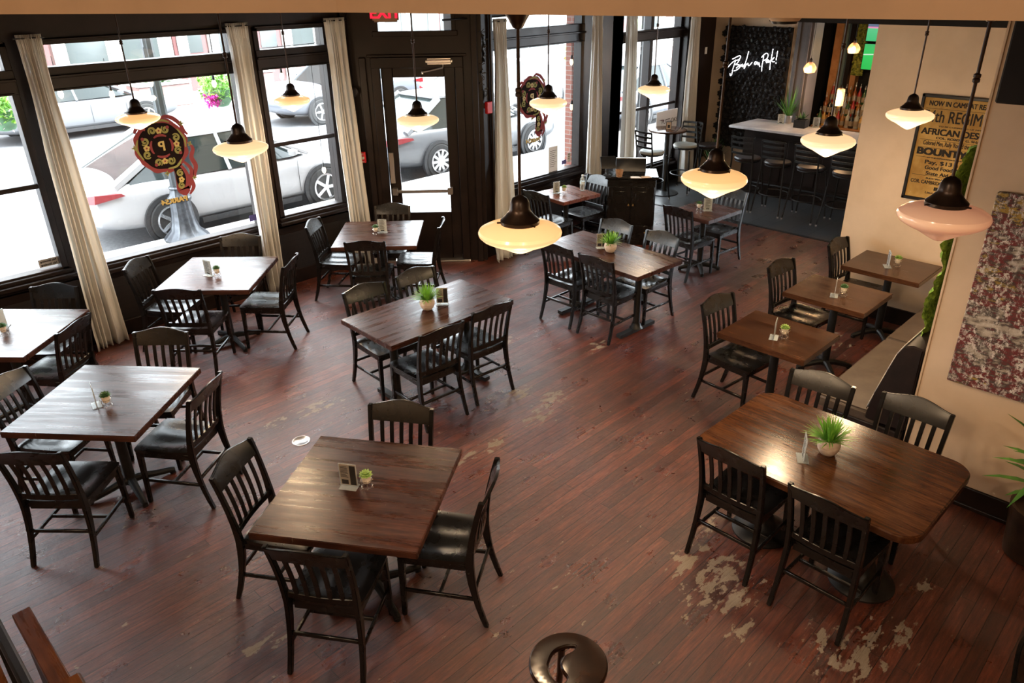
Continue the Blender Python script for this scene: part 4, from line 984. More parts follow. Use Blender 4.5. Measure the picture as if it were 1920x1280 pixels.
for k,(z0,z1,nmz) in enumerate(((2.26,2.72,'upper'),(1.82,2.24,'lower'))):
    s=thing('television','%s of two stacked televisions showing a green sports field'%nmz,'television',(13.62,4.78,z0))
    MB().box(0,.04,-.46,.46,0,z1-z0).build('screen_casing','iron',s,bevel=.005)
    sm=mat('screen_picture_'+nmz,(0,0,0),.3); tt=NT(sm); tc=tt.n('ShaderNodeTexCoord'); sp=tt.n('ShaderNodeSeparateXYZ'); tt.l(tc.outputs['Object'],sp.inputs[0])
    if k==0: rp=tt.ramp([(0,(.05,.45,.16)),(.44,(.10,.5,.22)),(.47,(.9,.25,.5)),(.52,(.10,.14,.22)),(.8,(.25,.3,.38)),(1,(.5,.55,.6))],tt.math('DIVIDE',sp.outputs[2],z1-z0))
    else: rp=tt.ramp([(0,(.02,.42,.07)),(.60,(.03,.50,.10)),(.63,(.7,.8,.7)),(.66,(.03,.50,.10)),(1,(.05,.4,.12))],tt.math('ADD',tt.math('DIVIDE',sp.outputs[2],z1-z0),tt.math('MULTIPLY',sp.outputs[1],.12)))
    tt.l(rp.outputs[0],tt.b.inputs['Emission Color']); tt.b.inputs['Emission Strength'].default_value=.95
    MB().box(-.003,0,-.45,.45,.012,z1-z0-.012).build('screen',sm,s,smooth=False)
m=MB(); m.grid(lambda u,v:(13.70-.05-.05*noise.noise((u*20,v*30,0)),5.20+u*.20,1.72+v*1.15),14,60); 
ym=noisy(mat('yellow_moss',(.2,.24,.04),.9),(.05,.08,.015),(.42,.42,.06),22,bump=.5); o=m.build('moss_strip',ym); tag(o,'vertical yellow-green moss strip left of the televisions','wall panel')
def bar_pendant(x,y,z,label,kind):
    t=thing('glass_pendant',label,'lamp',(x,y,z))
    em=mat('glowing_filament',(1,.8,.5),.3,emit=(1,.62,.25),es=9)
    MB().lathe([(.0,-.035),(.02,-.028),(.03,0),(.02,.028),(.0,.04)],14).build('bulb',em,t)
    g=M['acrylic']
    if kind=='cup': MB().lathe([(.025,.09),(.055,.07),(.09,.02),(.095,-.01),(.075,-.06)],22).build('glass_shade',mat('amber_glass',(1,.7,.45),.08,alpha=.35,emit=(1,.55,.25),es=.35),t,solid=.002)
    else: MB().lathe([(.02,.10),(.062,.085),(.066,-.16)],22).build('glass_shade',mat('amber_glass',(1,.75,.5),.08,alpha=.35,emit=(1,.6,.3),es=.35),t,solid=.002)
    MB().lathe([(.022,.06),(.026,.12),(.006,.15)],14).build('socket','bronze',t); MB().tube([(0,0,.14),(0,0,CE-z+.01)],.004,6).build('cord','iron',t)
    l=bpy.data.lights.new('bulb','POINT'); l.energy=14; l.color=(1,.6,.3); l.shadow_soft_size=.05; o=bpy.data.objects.new('bulb_light',l); C.objects.link(o); o.parent=t; o.location=(-.12,0,-.05)
bar_pendant(11.75,5.27,2.0,'glass pendant with glowing bulb before the grey pilaster','cup')
bar_pendant(12.6,5.0,2.23,'small glass pendant glowing before the television','cup')
bar_pendant(12.3,4.97,1.58,'cylindrical glass pendant glowing before the liquor bottles','cyl')
# plants on the bar
def blades(m,r,n,L0,L1,w,spread,base,droop=.25,e0=.7,e1=1.5):
    for k in range(n):
        a=r.uniform(0,2*PI); e=r.uniform(e0,e1); L=r.uniform(L0,L1); b=Vector(base)+Vector((math.cos(a)*spread,math.sin(a)*spread,0))
        d=Vector((math.cos(a)*math.cos(e),math.sin(a)*math.cos(e),math.sin(e))); sd=Vector((-math.sin(a),math.cos(a),0))
        P=[b+d*L*s+Vector((0,0,-droop*L*s*s*math.cos(e))) for s in (0,.25,.5,.75,1)]
        ws=[w*.7,w,w*.95,w*.6,0]
        vs=[];
        for p,ww in zip(P,ws): vs+=[p+sd*ww,p-sd*ww+Vector((0,0,.001))]
        m.add(vs,[(0,1,3,2),(2,3,5,4),(4,5,7,6),(6,7,9,8)])
t=thing('potted_plant','spiky green plant in silver pot at back of the bar counter','plant',(12.08,5.66,1.106)); r=random.Random(4)
MB().lathe([(.045,0),(.06,.02),(.065,.12),(.06,.125),(.055,.11),(0,.1)],20).build('pot','steel',t); m=MB(); blades(m,r,46,.28,.55,.008,.02,(0,0,.1)); m.build('leaves','palm',t,smooth=False)
t=thing('potted_plant','low dark plant right of the spiky plant on the bar','plant',(12.0,5.40,1.106)); MB().lathe([(.05,0),(.06,.08),(0,.075)],16).build('pot','iron',t); m=MB(); blades(m,r,40,.08,.18,.012,.02,(0,0,.07),e0=.3); m.build('leaves','foliage',t,smooth=False)
t=thing('napkin_caddy','black square napkin caddy on the bar counter','caddy',(11.86,5.33,1.106),.1); MB().box(-.09,.09,-.09,.09,0,.012).box(-.09,-.08,-.09,.09,0,.12).box(.08,.09,-.09,.09,0,.12).box(-.09,.09,.08,.09,0,.12).box(-.09,.09,-.09,-.08,0,.12).build('caddy_body','iron',t,bevel=.003); MB().box(-.06,.06,-.06,.06,.012,.10).build('napkins','iron',t)
def palm(t,r,n,L,w,base,zmid=.3,arcs=None):
    m=MB()
    for k in range(n):
        a=r.uniform(0,2*PI); e=r.uniform(.35,1.25); l=L*r.uniform(.7,1.1); d=Vector((math.cos(a)*math.cos(e),math.sin(a)*math.cos(e),math.sin(e))); b=Vector(base)
        P=[b+d*l*s+Vector((0,0,-.45*l*s*s)) for s in [i/10 for i in range(11)]]
        m.tube(P,.004,5)
        for i in range(3,11):
            q=P[i]; tn=(P[i]-P[i-1]).normalized(); sd=tn.cross(Vector((0,0,1))).normalized()
            for s_ in (-1,1):
                tip=q+(sd*s_*.8+tn*.7).normalized()*l*.26*(1-.4*abs(i-6)/5)+Vector((0,0,-.03)); wv=tn*w
                md=q+(tip-q)*.45
                m.add([q,md+wv,tip,md-wv],[(0,1,2,3)])
    m.build('fronds','palm',t,smooth=False)
t=thing('potted_palm','green palm whose leaves enter at right photo edge beside canvas','plant',(4.86,.30,0)); r=random.Random(12)
MB().lathe([(.13,0),(.15,.02),(.18,.34),(.185,.37),(.165,.37),(.16,.33),(0,.32)],28).build('pot','bronze',t)
MB().tube([(0,0,.3),(.01,.0,.6)],.018,8).build('stem','leather',t)
m=MB()
for k in range(34):
    a=r.uniform(PI*.52,PI*1.5); e=r.uniform(.1,1.35); L_=r.uniform(.30,.52); b_=Vector((0,0,.55+r.uniform(-.1,.12))); d=Vector((math.cos(a)*math.cos(e),math.sin(a)*math.cos(e),math.sin(e))); sd=Vector((-math.sin(a),math.cos(a),0)); P=[b_+d*L_*s_+Vector((0,0,-.4*L_*s_*s_*math.cos(e))) for s_ in (0,.25,.5,.75,1)]; vs=[]
    for p,ww in zip(P,(.008,.018,.022,.015,0)): vs+=[p+sd*ww,p-sd*ww+Vector((0,0,.001))]
    m.add(vs,[(0,1,3,2),(2,3,5,4),(4,5,7,6),(6,7,9,8)])
m.build('fronds','palm',t,smooth=False)
t=thing('potted_palm','dark leafy plant in corner beside the black flower wall','plant',(11.9,6.85,0)); MB().lathe([(.12,0),(.16,.30),(.15,.31),(0,.28)],20).build('pot','iron',t); m=MB(); blades(m,r,70,.2,.52,.016,.04,(0,0,.3),droop=.3,e0=.8,e1=1.5); m.build('fronds','foliage',t,smooth=False)
# ------------------------------------------------------------------ wall things around the entrance
def on_wall(name,label,cat,s,d,z):
    p=E(s,d,z); return thing(name,label,cat,p,math.atan2(ed.y,ed.x))
exm=mat('exit_letters',(.8,.02,.04),.4,emit=(1,.01,.05),es=.9)
t=on_wall('exit_sign','red letter exit sign hanging before the door transom','sign',s0+.13,.10,2.98)
MB().box(-.15,.15,-.02,.02,-.10,.10).build('housing',mat('beige_plastic',(.33,.2,.13),.4,coat=.2),t,bevel=.02,seg=3); text('sign_lettering','EXIT',.17,exm,t,(0,-.022,-.005),(PI/2,0,0),bold=.006,sx=1.0); MB().box(-.01,.01,-.01,.01,.1,CE-2.98+.01).build('mounting_stem','iron',t)
def Wl(x,y): return (x,y)
t=thing('fire_alarm_pull','small red fire alarm pull station left of entrance door','fire alarm',E(.10,.062,1.37),math.atan2(ed.y,ed.x))
MB().box(-.05,.05,-.035,0,-.065,.065).build('housing','red',t,bevel=.006); text('alarm_lettering','FIRE',.032,'white',t,(0,-.037,.04),(PI/2,0,0)); MB().box(-.032,.032,-.048,-.034,-.02,.015).build('pull_handle','white',t,bevel=.004); MB().box(-.03,.03,-.037,-.034,-.055,-.045).build('lower_line','white',t)
t=thing('fire_bell','red fire alarm horn on the dark pier right of entrance door','fire alarm',(6.44,6.845,1.93),0)
MB().box(-.045,.045,-.04,.01,-.07,.07).build('housing','red',t,bevel=.008); MB().lathe([(.03,0),(.034,.012),(.01,.02)],16).build('horn','steel',t).rotation_euler=(PI/2,0,0); kids(t)[-1].location=(.02,-.04,-.02)
t=thing('round_wall_plate','round dark plate on the wall left of entrance door','wall plate',E(.08,.062,2.13),math.atan2(ed.y,ed.x)); o=MB().lathe([(0,0),(.05,0),(.055,.01),(.045,.012),(.043,.006),(0,.006)],24).build('plate','trim',t); o.rotation_euler=(PI/2,0,0)
m=MB(); r=random.Random(9); pts=[(6.40+.03*math.sin(i*.9),6.83-.02*(i%2),2.75-i*.09) for i in range(9)]; m.tube(catmull(pts,4),.014,6)
for p in pts:
    for k in range(7): 
        a=r.uniform(0,6); m.bar(p,(p[0]+.05*math.cos(a),p[1]-.03,p[2]+.05*math.sin(a)),.012,.006)
o=m.build('garland','iron'); tag(o,'dark twisted garland hanging on the pier right of entrance','garland')
tag(MB().tube([(6.56,6.835,.1),(6.56,6.835,3.15)],.018,10).build('wall_pipe','trim'),'vertical dark pipe on the pier right of the entrance','pipe')
t=thing('light_switch','small beige light switch on the dark wall next to last curtain','light switch',(12.10,7.30,2.13)); MB().box(-.035,.035,-.006,0,-.055,.055).build('plate','paper',t,bevel=.002); MB().box(-.008,.008,-.012,-.005,-.015,.015).build('toggle','paper',t)
# window stickers and papers
def sheet(name,label,cat,x,z,w_,h_,y,m_='paper',lines=0,txt=None,rot=0,mir=False):
    t=thing(name,label,cat,(x,y,z)); t.rotation_euler=(0,rot,0)
    MB().box(-w_/2,w_/2,0,.0012,-h_/2,h_/2).build('sheet',m_,t,smooth=False)
    if lines:
        m=MB()
        for k in range(lines): m.box(-w_*.36,w_*(.36-.12*(k%3)),-.0012,0,h_*(.34-.68*k/lines)-.003,h_*(.34-.68*k/lines)+.002)
        m.build('printed_lines','ink',t,smooth=False)
    if txt:
        for q,(s,zz,sz) in enumerate(txt):
            o=text('sticker_lettering',s,sz,'ink',t,(0,-.002,zz),(PI/2,0,0),bold=.001); 
            if mir: o.scale=(-1,1,1)
    return t
grey=mat('grey_sticker',(.42,.42,.42),.5); blue=mat('violet_sticker',(.12,.10,.32),.5)
sheet('no_smoking_sticker','grey no smoking sticker at lower corner of left window','sticker',1.735,.905,.17,.075,8.058,grey,txt=[('No Smoking',.016,.028),('No Smoking',-.018,.028)],mir=True)
sheet('window_sticker','small pale sticker at lower right of the emblem window','sticker',3.88,.87,.09,.07,8.058,blue)
sheet('taped_notice','white printed sheet with black clips inside right street window','notice',8.06,.97,.19,.36,7.17,'paper',lines=9)
sheet('window_sticker','violet sticker at lower right corner of window by the host','sticker',8.34,.88,.10,.06,7.208,blue)
sheet('window_sticker','pale sticker above the violet one near brick pier','sticker',8.45,.93,.07,.13,7.208,'paper',lines=3)
# painted emblem on the glass
er=mat('emblem_red',(.24,.045,.05),.7,spec=.2); eo=mat('emblem_olive',(.26,.25,.08),.7,spec=.2); ek=mat('emblem_black',(.010,.005,.005),.8,spec=.1); eg=mat('emblem_gold',(.55,.42,.14),.5)
def emblem(x,y,z,label,sc=1.0):
    t=thing('window_emblem',label,'window decal',(x,y,z)); t.scale=(sc,1,sc)
    Y=lambda k:-.0012*k
    def disc(m,cx,cz,R,y0,n=40,fn=None):
        P=[]
        for i in range(n):
            a=2*PI*i/n; rr=R*(fn(a) if fn else 1); P.append((cx+rr*math.cos(a),cz+rr*math.sin(a)))
        m.prism(P,y0,y0+.001,lambda a,b,c:(a,c,b))
    def ribbon(m,pts,w,y0):
        pts=[Vector((p[0],0,p[1])) for p in pts]; n=len(pts); vs=[];fs=[]
        for i,p in enumerate(pts):
            d=(pts[min(i+1,n-1)]-pts[max(i-1,0)]).normalized(); s_=Vector((d.z,0,-d.x)); ww=w*(.35+.65*math.sin(PI*min(1,max(0,(i+.7)/(n+.4)))))
            vs+=[p+s_*ww+Vector((0,y0,0)),p-s_*ww+Vector((0,y0,0))]
        for i in range(n-1): fs.append((2*i,2*i+1,2*i+3,2*i+2))
        m.add(vs,fs)
    scal=lambda a:1+.045*abs(math.sin(a*4+.4))+.02*math.sin(a*12)
    m=MB(); disc(m,0,0,.285,Y(0),96,scal); ribbon(m,[tuple(p)[:2] for p in catmull([(.10,-.20,0),(.15,-.32,0),(.16,-.44,0),(.14,-.50,0),(.19,-.56,0)],6)],.085,Y(0)); m.build('red_border',er,t,smooth=False)
    m=MB(); disc(m,0,0,.245,Y(1.5),80,lambda a:1+.03*abs(math.sin(a*4+.4))); ribbon(m,[tuple(p)[:2] for p in catmull([(.10,-.22,0),(.135,-.33,0),(.135,-.42,0),(.12,-.49,0)],6)],.055,Y(1.5)); m.build('dark_ground',ek,t,smooth=False)
    m=MB()
    def spiral(cx,cz,R,a0,sg):
        ribbon(m,[(cx+R*(1-.8*i/22)*math.cos(a0+sg*i*.38),cz+R*(1-.8*i/22)*math.sin(a0+sg*i*.38)) for i in range(23)],.0135,Y(3))
    for k in range(8):
        a=2*PI*(k+.5)/8; spiral(.185*math.cos(a),.185*math.sin(a),.042,a+(1 if k%2 else 2),1 if k%2 else -1)
    for cx,cz in ((.14,-.32),(.13,-.46)): spiral(cx,cz,.038,1,1)
    for pts in (((-.05,.25,0),(.05,.27,0),(.13,.24,0)),((.20,.16,0),(.26,.05,0),(.26,-.05,0)),((-.24,.10,0),(-.27,0,0),(-.22,-.12,0)),((.02,-.25,0),(.12,-.24,0),(.19,-.17,0))): ribbon(m,[tuple(p)[:2] for p in catmull(pts,5)],.012,Y(3))
    for cx,cz,a0 in ((.26,.21,0),(.31,-.02,1),(.29,-.40,0),(-.29,.02,0),(0,-.30,0)):
        for q in range(4): ribbon(m,[(cx,cz),(cx+.012*math.cos(q*PI/2+a0),cz+.012*math.sin(q*PI/2+a0)),(cx+.028*math.cos(q*PI/2+a0),cz+.028*math.sin(q*PI/2+a0))],.008,Y(3.2))
    m.build('olive_scrolls',eo,t,smooth=False)
    m=MB(); m2=MB()
    for k in range(4):
        a=PI/2*k; cx,cz=.165*math.cos(a),.165*math.sin(a)
        for q in range(5): disc(m,cx+.02*math.cos(q*1.2566+.3),cz+.02*math.sin(q*1.2566+.3),.015,Y(4),12)
        disc(m2,cx,cz,.010,Y(5),12)
    for q in range(5): disc(m,.14+.02*math.cos(q*1.2566),-.395+.02*math.sin(q*1.2566),.014,Y(4),12)
    m.build('gold_flowers',eg,t,smooth=False); m2.build('flower_centres',er,t,smooth=False)
    m=MB()
    for k in range(4):
        a=PI/2*k; ribbon(m,[(.118*math.cos(a+d),.118*math.sin(a+d)+.0) for d in [-.62+.155*i for i in range(9)]],.014,Y(3.5))
        a+=PI/4; disc(m,.215*math.cos(a+.3),.215*math.sin(a+.3),.018,Y(4.2),12)
    for pts,wd in ((((.02,.27,0),(.09,.305,0),(.17,.28,0),(.24,.21,0),(.28,.12,0),(.31,.085,0)),.022),(((-.14,.19,0),(-.22,.22,0),(-.26,.17,0)),.02),(((.30,.0,0),(.335,-.08,0),(.30,-.17,0),(.33,-.27,0),(.30,-.36,0),(.31,-.39,0)),.026),(((.20,-.20,0),(.27,-.30,0),(.25,-.42,0),(.26,-.50,0),(.20,-.575,0)),.026)):
        ribbon(m,[tuple(p)[:2] for p in catmull(pts,6)],wd,Y(2.5))
    m.build('red_scrolls',er,t,smooth=False)
    m=MB(); disc(m,0,0,.088,Y(4),48,lambda a:1+.10*abs(math.cos(2*a))); m.build('dark_centre',ek,t,smooth=False)
    o=text('emblem_initial','P',.145,eg,t,(0,Y(6),-.005),(PI/2,0,0),bold=.004); o.scale=(-1,1,1)
    o=text('emblem_lettering','PARK54',.078,eg,t,(.012,Y(3),-.615),(PI/2,0,0),bold=.004); o.scale=(-1.12,1,1)
    o=text('lettering_shadow','PARK54',.078,ek,t,(.016,Y(1),-.619),(PI/2,0,0),bold=.009); o.scale=(-1.12,1,1)
    return t
emblem(3.03,8.055,1.815,'ornate red and olive emblem painted on the large left window',.93)
emblem(7.66,7.205,1.86,'ornate emblem painted on the window right of the entrance',.93)
# floor drain
t=thing('floor_drain','round steel floor plate in boards behind the front table','floor plate',(2.40,4.81,.001)); MB().lathe([(.0,.001),(.058,.001),(.062,.0035),(.07,.0035),(.072,0)],32).build('cover','steel',t); MB().lathe([(.0,.0),(.006,.0)],8).build('screw','ink',t)
m=MB()
# scroll-seat stool in the foreground
t=thing('scroll_stool','dark glossy round stool with curved cut-out at bottom of photo','stool',(1.735,1.435,0),math.radians(0))
SZ=.75; R0=.165
# camera-right and camera-away directions on the floor are (.707,-.707) and (.707,.707)
def sc(a,b): return (a*.7071+b*.7071,-a*.7071+b*.7071)
outer=[(R0*math.cos(2*PI*i/72),R0*math.sin(2*PI*i/72)) for i in range(72)]
hole=catmull([(-.085,-.01,0),(-.06,.055,0),(-.01,.085,0),(.035,.088,0),(.028,.066,0),(-.005,.045,0),(-.032,.018,0),(-.030,-.03,0),(-.01,-.075,0),(-.035,-.10,0),(-.07,-.07,0),(-.085,-.01,0)],4)[:-1]
bm=bmesh.new()
def loopv(pts,z): return [bm.verts.new((*sc(p[0],p[1]),z)) for p in pts]
rings={}
for z in (SZ-.028,SZ):
    a=loopv(outer,z); b2=loopv(hole,z); ee=[bm.edges.new((a[i],a[(i+1)%len(a)])) for i in range(len(a))]+[bm.edges.new((b2[i],b2[(i+1)%len(b2)])) for i in range(len(b2))]
    bmesh.ops.triangle_fill(bm,use_beauty=True,edges=ee); rings[z]=(a,b2)
for k in (0,1):
    lo=rings[SZ-.028][k]; hi=rings[SZ][k]; n=len(lo)
    for i in range(n): bm.faces.new((lo[i],lo[(i+1)%n],hi[(i+1)%n],hi[i]))
bmesh.ops.recalc_face_normals(bm,faces=bm.faces)
es=[e for e in bm.edges if len(e.link_faces)==2 and e.calc_face_angle(0)>1.0]; bmesh.ops.bevel(bm,geom=es,offset=.007,segments=3,affect='EDGES')
for f in bm.faces: f.smooth=True
me=bpy.data.meshes.new('seat'); bm.to_mesh(me); bm.free(); gm=noisy(mat('glossy_dark_wood',(.02,.008,.005),.22,coat=.15,spec=.35),(.007,.003,.0025),(.028,.011,.005),7); me.materials.append(gm)
o=bpy.data.objects.new('seat',me); C.objects.link(o); o.parent=t; o.modifiers.new('weighted','WEIGHTED_NORMAL')
for k in range(4):
    a=PI/4+k*PI/2+.2; MB().tube([(.10*math.cos(a),.10*math.sin(a),SZ-.025),(.19*math.cos(a),.19*math.sin(a),0)],[.016,.012],10).build('leg',gm,t)
MB().tube([(.155*math.cos(x),.155*math.sin(x),.28) for x in [2*PI*i/32 for i in range(32)]],.009,8,close=True).build('foot_ring',gm,t)
# stair railing in the lower left corner
cap=wood_top('stair_cap_wood',(.05,.016,.007),(.14,.05,.018),(.22,.09,.035),axis=1)
t=thing('stair_railing','wooden stair railing cropped in the lower left corner','railing',(0,0,0))
MB().box(.165,.232,1.9,3.10,.955,1.0).build('cap_board',cap,t,bevel=.004)
MB().box(.175,.222,2.0,3.09,0,.955).build('panel','trim',t)
MB().box(.085,.125,1.3,3.3,.97,1.05).build('handrail','iron',t,bevel=.01)
for y in (3.28,2.3,1.32): MB().box(.085,.125,y-.02,y+.02,0,.98).build('baluster','iron',t)
t=thing('newel_post','red brown newel post top at the bottom left corner','post',(.115,1.60,0)); MB().box(-.055,.055,-.40,.12,1.15,1.75).build('post_body',cap,t,bevel=.01); MB().box(-.06,.06,-.41,.13,1.75,1.78).build('post_cap',cap,t,bevel=.006)
MB().box(-.04,.04,-.38,.1,0,1.15).build('shaft','trim',t)
t=thing('newel_post','dark red newel post cut by the left edge near the bottom','post',(.02,2.55,0)); MB().box(-.06,.035,-.06,.05,0,1.70).build('post_body',cap,t,bevel=.01)
# ------------------------------------------------------------------ outside
asph=noisy(mat('asphalt',(.12,.12,.125),.85),(.09,.09,.095),(.13,.13,.135),20,bump=.2); conc=noisy(mat('concrete',(.36,.35,.34),.85),(.31,.30,.29),(.42,.41,.40),2)
struct(MB().box(-30,60,8.25,10.95,-.2,-.01).build('trim_11',conc,smooth=False),'pavement outside the windows')
struct(MB().box(-30,70,10.95,23.3,-.35,-.15).build('trim_12',asph,smooth=False),'street outside the windows')
struct(MB().box(-30,70,23.3,26.2,-.35,-.02).build('trim_13',conc,smooth=False),'far pavement')
wh_car=mat('white_car_paint',(.34,.34,.355),.25,coat=.2); gr_car=mat('grey_car_paint',(.12,.125,.135),.28,coat=.3); lt_car=mat('silver_car_paint',(.12,.13,.15),.28,.2,coat=.7)
cgl=mat('car_glass',(.015,.02,.02),.06,spec=.25); tyre=mat('tyre_rubber',(.025,.025,.026),.8); rim=mat('alloy_rim',(.6,.6,.62),.25,.8); tl=mat('red_tail_lamp',(.22,.004,.008),.3); dkp=mat('dark_plastic',(.02,.02,.022),.5)
def car(label,x,y,rz,paint,Lh=2.3,hb=.94,hr=1.44,wh=.9,suv=False,z=-.15,spk=5):
    t=thing('parked_car',label,'car',(x,y,z),rz)
    # lower body lofted along x (+x front)
    st=[(-Lh,.42,.80,.66),(-Lh+.06,.30,hb-.02,.80),(-Lh+.35,.24,hb+.04,.87),(-1.5,.20,hb+.04,wh),(-.6,.19,hb,wh),(.4,.19,hb-.02,wh),(1.1,.20,hb-.05,wh),(1.7,.22,hb-.14,.88),(Lh-.18,.28,hb-.26,.80),(Lh,.36,.58,.62)]
    m=MB(); rings=[]
    for (sx,zb,zt,hw) in st:
        prof=[(-hw*.86,zb),(-hw*.98,zb+.12),(-hw,zb+(zt-zb)*.45),(-hw*.985,zb+(zt-zb)*.72),(-hw*.93,zt-.03),(-hw*.6,zt+.015),(0,zt+.03),(hw*.6,zt+.015),(hw*.93,zt-.03),(hw*.985,zb+(zt-zb)*.72),(hw,zb+(zt-zb)*.45),(hw*.98,zb+.12),(hw*.86,zb)]
        rings.append([(sx,py,pz) for py,pz in prof])
    k=len(rings[0])
    for rg in rings: m.v+=rg
    for i in range(len(rings)-1):
        for j in range(k): m.f.append((i*k+j,i*k+(j+1)%k,(i+1)*k+(j+1)%k,(i+1)*k+j))
    m.f.append(tuple(reversed(range(k)))); m.f.append(tuple((len(rings)-1)*k+j for j in range(k)))
    m.build('car_body',paint,t,sub=2)
    r0,r1=(-2.15,-1.75) if suv else (-2.0,-1.05); f1,f0=(.25,1.05) if suv else (.15,1.15)
    def ghouse(inset,zo,zt):
        m=MB(); n=12
        lo=[];hi=[]
        A=[(r0,-.70),(r0+.25,-.80),(0,-.82),(f0-.3,-.80),(f0,-.66),(f0,.66),(f0-.3,.80),(0,.82),(r0+.25,.80),(r0,.70)]
        B=[(r1,-.52),(r1+.15,-.60),(-.3,-.62),(f1-.15,-.60),(f1,-.50),(f1,.50),(f1-.15,.60),(-.3,.62),(r1+.15,.60),(r1,.52)]
        m.add([(a,b,hb-.04) for a,b in A]+[(a,b,zt) for a,b in B],[tuple(range(10)),tuple(range(10,20))]+[(i,(i+1)%10,10+(i+1)%10,10+i) for i in range(10)]); return m
    ghouse(0,0,hr-.03).build('windows',cgl,t)
    m=MB(); m.prism([(r1-.03,-.50),(r1+.12,-.61),(-.3,-.635),(f1-.12,-.61),(f1+.03,-.48),(f1+.03,.48),(f1-.12,.61),(-.3,.635),(r1+.12,.61),(r1-.03,.50)],hr-.05,hr); m.build('roof',paint,t,bevel=.02,seg=3)
    m=MB()
    for sy in (-1,1):
        m.tube([(f0+.0,sy*.74,hb-.04),(f1-.05,sy*.58,hr-.03)],.035,6); m.tube([(r0+.05,sy*.76,hb-.04),(r1+.05,sy*.58,hr-.03)],.07 if not suv else .09,6); m.tube([(-.25,sy*.825,hb-.05),(-.3,sy*.62,hr-.03)],.03,6)
    m.build('pillars',paint,t)
    for sx in (-1.3,1.3):
        for sy in (-1,1):
            wl=MB().lathe([(.20,-.02),(.30,0),(.335,.03),(.335,.19),(.30,.215)],32); o=wl.build('wheel',tyre,t); o.rotation_euler=(-sy*PI/2,0,0); o.location=(sx,sy*.73,.335)
            m=MB().lathe([(.21,.205),(.225,.225),(.20,.228),(.195,.20)],28)
            for q in range(spk):
                a=2*PI*q/spk; m.bar((0,0,.22),(.205*math.cos(a),.205*math.sin(a),.215),.05,.02); 
            m.lathe([(.0,.235),(.04,.232),(.045,.21)],14); m.build('rim',rim,o)
            MB().lathe([(.0,.150),(.385,.150),(.39,.205),(.33,.207),(.33,.17),(0,.17)],32).build('wheel_arch',dkp,t); ar=kids(t)[-1] if False else None
    # arches
    for o in [c for c in kids(t) if c.name.startswith('wheel_arch')]: pass
    ars=[c for c in bpy.data.objects if c.parent==t and c.name.startswith('wheel_arch')]
    for o,(sx,sy) in zip(ars,[(sx,sy) for sx in (-1.3,1.3) for sy in (-1,1)]): o.rotation_euler=(-sy*PI/2,0,0); o.location=(sx,sy*.73,.335)
    MB().box(-.85,.85,-wh-.005,-wh+.02,.19,.27).box(-.85,.85,wh-.02,wh+.005,.19,.27).build('sill_trim',dkp,t)
    for sy in (-1,1):
        MB().hexa([(-Lh-.0,sy*.55,.70),(-Lh+.05,sy*.82,.74),(-Lh+.45,sy*.885,.80),(-Lh+.05,sy*.6,.72)],[(-Lh+.02,sy*.55,.80),(-Lh+.07,sy*.83,.86),(-Lh+.40,sy*.89,.84),(-Lh+.07,sy*.6,.86)]).build('tail_lamp',tl,t)
        MB().lathe([(.0,-.06),(.07,-.03),(.08,.03),(0,.06)],12).build('door_mirror',paint,t).location=(.75,sy*.98,hb+.06)
        MB().hexa([(Lh-.5,sy*.80,.58),(Lh-.12,sy*.60,.56),(Lh-.10,sy*.62,.57),(Lh-.48,sy*.83,.60)],[(Lh-.5,sy*.80,.68),(Lh-.14,sy*.60,.64),(Lh-.12,sy*.62,.64),(Lh-.48,sy*.84,.69)]).build('head_lamp',rim,t)
        for a in (-1.0,0.0,.85): MB().box(a,a+.006,sy*wh-.003,sy*wh+.003,.35,hb-.08).build('door_seam',dkp,t)
    MB().box(-Lh-.02,-Lh+.05,-.26,.26,.42,.54).build('number_plate','paper',t)
    return t
car('white sedan parked at the kerb outside the emblem window',5.40,12.0,0,wh_car)
car('grey car parked at the kerb outside window right of entrance',10.55,12.02,0,gr_car,spk=10)
car('silver car parked across the street, seen in the narrow window',12.35,18.9,PI,lt_car,suv=True,hb=1.02,hr=1.65)
car('dark car parked across the street at left behind the curtain',6.4,21.9,0,gr_car)
car('white car parked farther up the street beyond the emblem on right window',19.6,19.6,PI,wh_car,suv=True,hb=1.05,hr=1.7)
car('white car in the road beyond right window, left of the brick pier',15.6,15.9,0,wh_car)
car('pale car outside the double window by bar table',17.2,12.1,0,lt_car)
# cast iron lamp post
t=thing('street_lamp_post','fluted cast iron lamp post on pavement behind the painted emblem','lamp post',(4.12,10.72,-.012))
si=noisy(mat('weathered_iron',(.16,.165,.18),.4,.5),(.035,.038,.045),(.075,.08,.09),12)
MB().lathe([(.30,0),(.31,.03),(.27,.07),(.20,.14),(.165,.26),(.145,.42),(.135,.55),(.16,.57),(.16,.60),(.12,.64),(.10,.72),(.115,.74),(.10,.76)],40,flute=.035,nf=16).build('fluted_base',si,t)
MB().lathe([(.085,.74),(.075,1.6),(.07,3.4)],32,flute=.05,nf=10).build('shaft',mat('dark_iron',(.05,.055,.06),.4,.4),t)
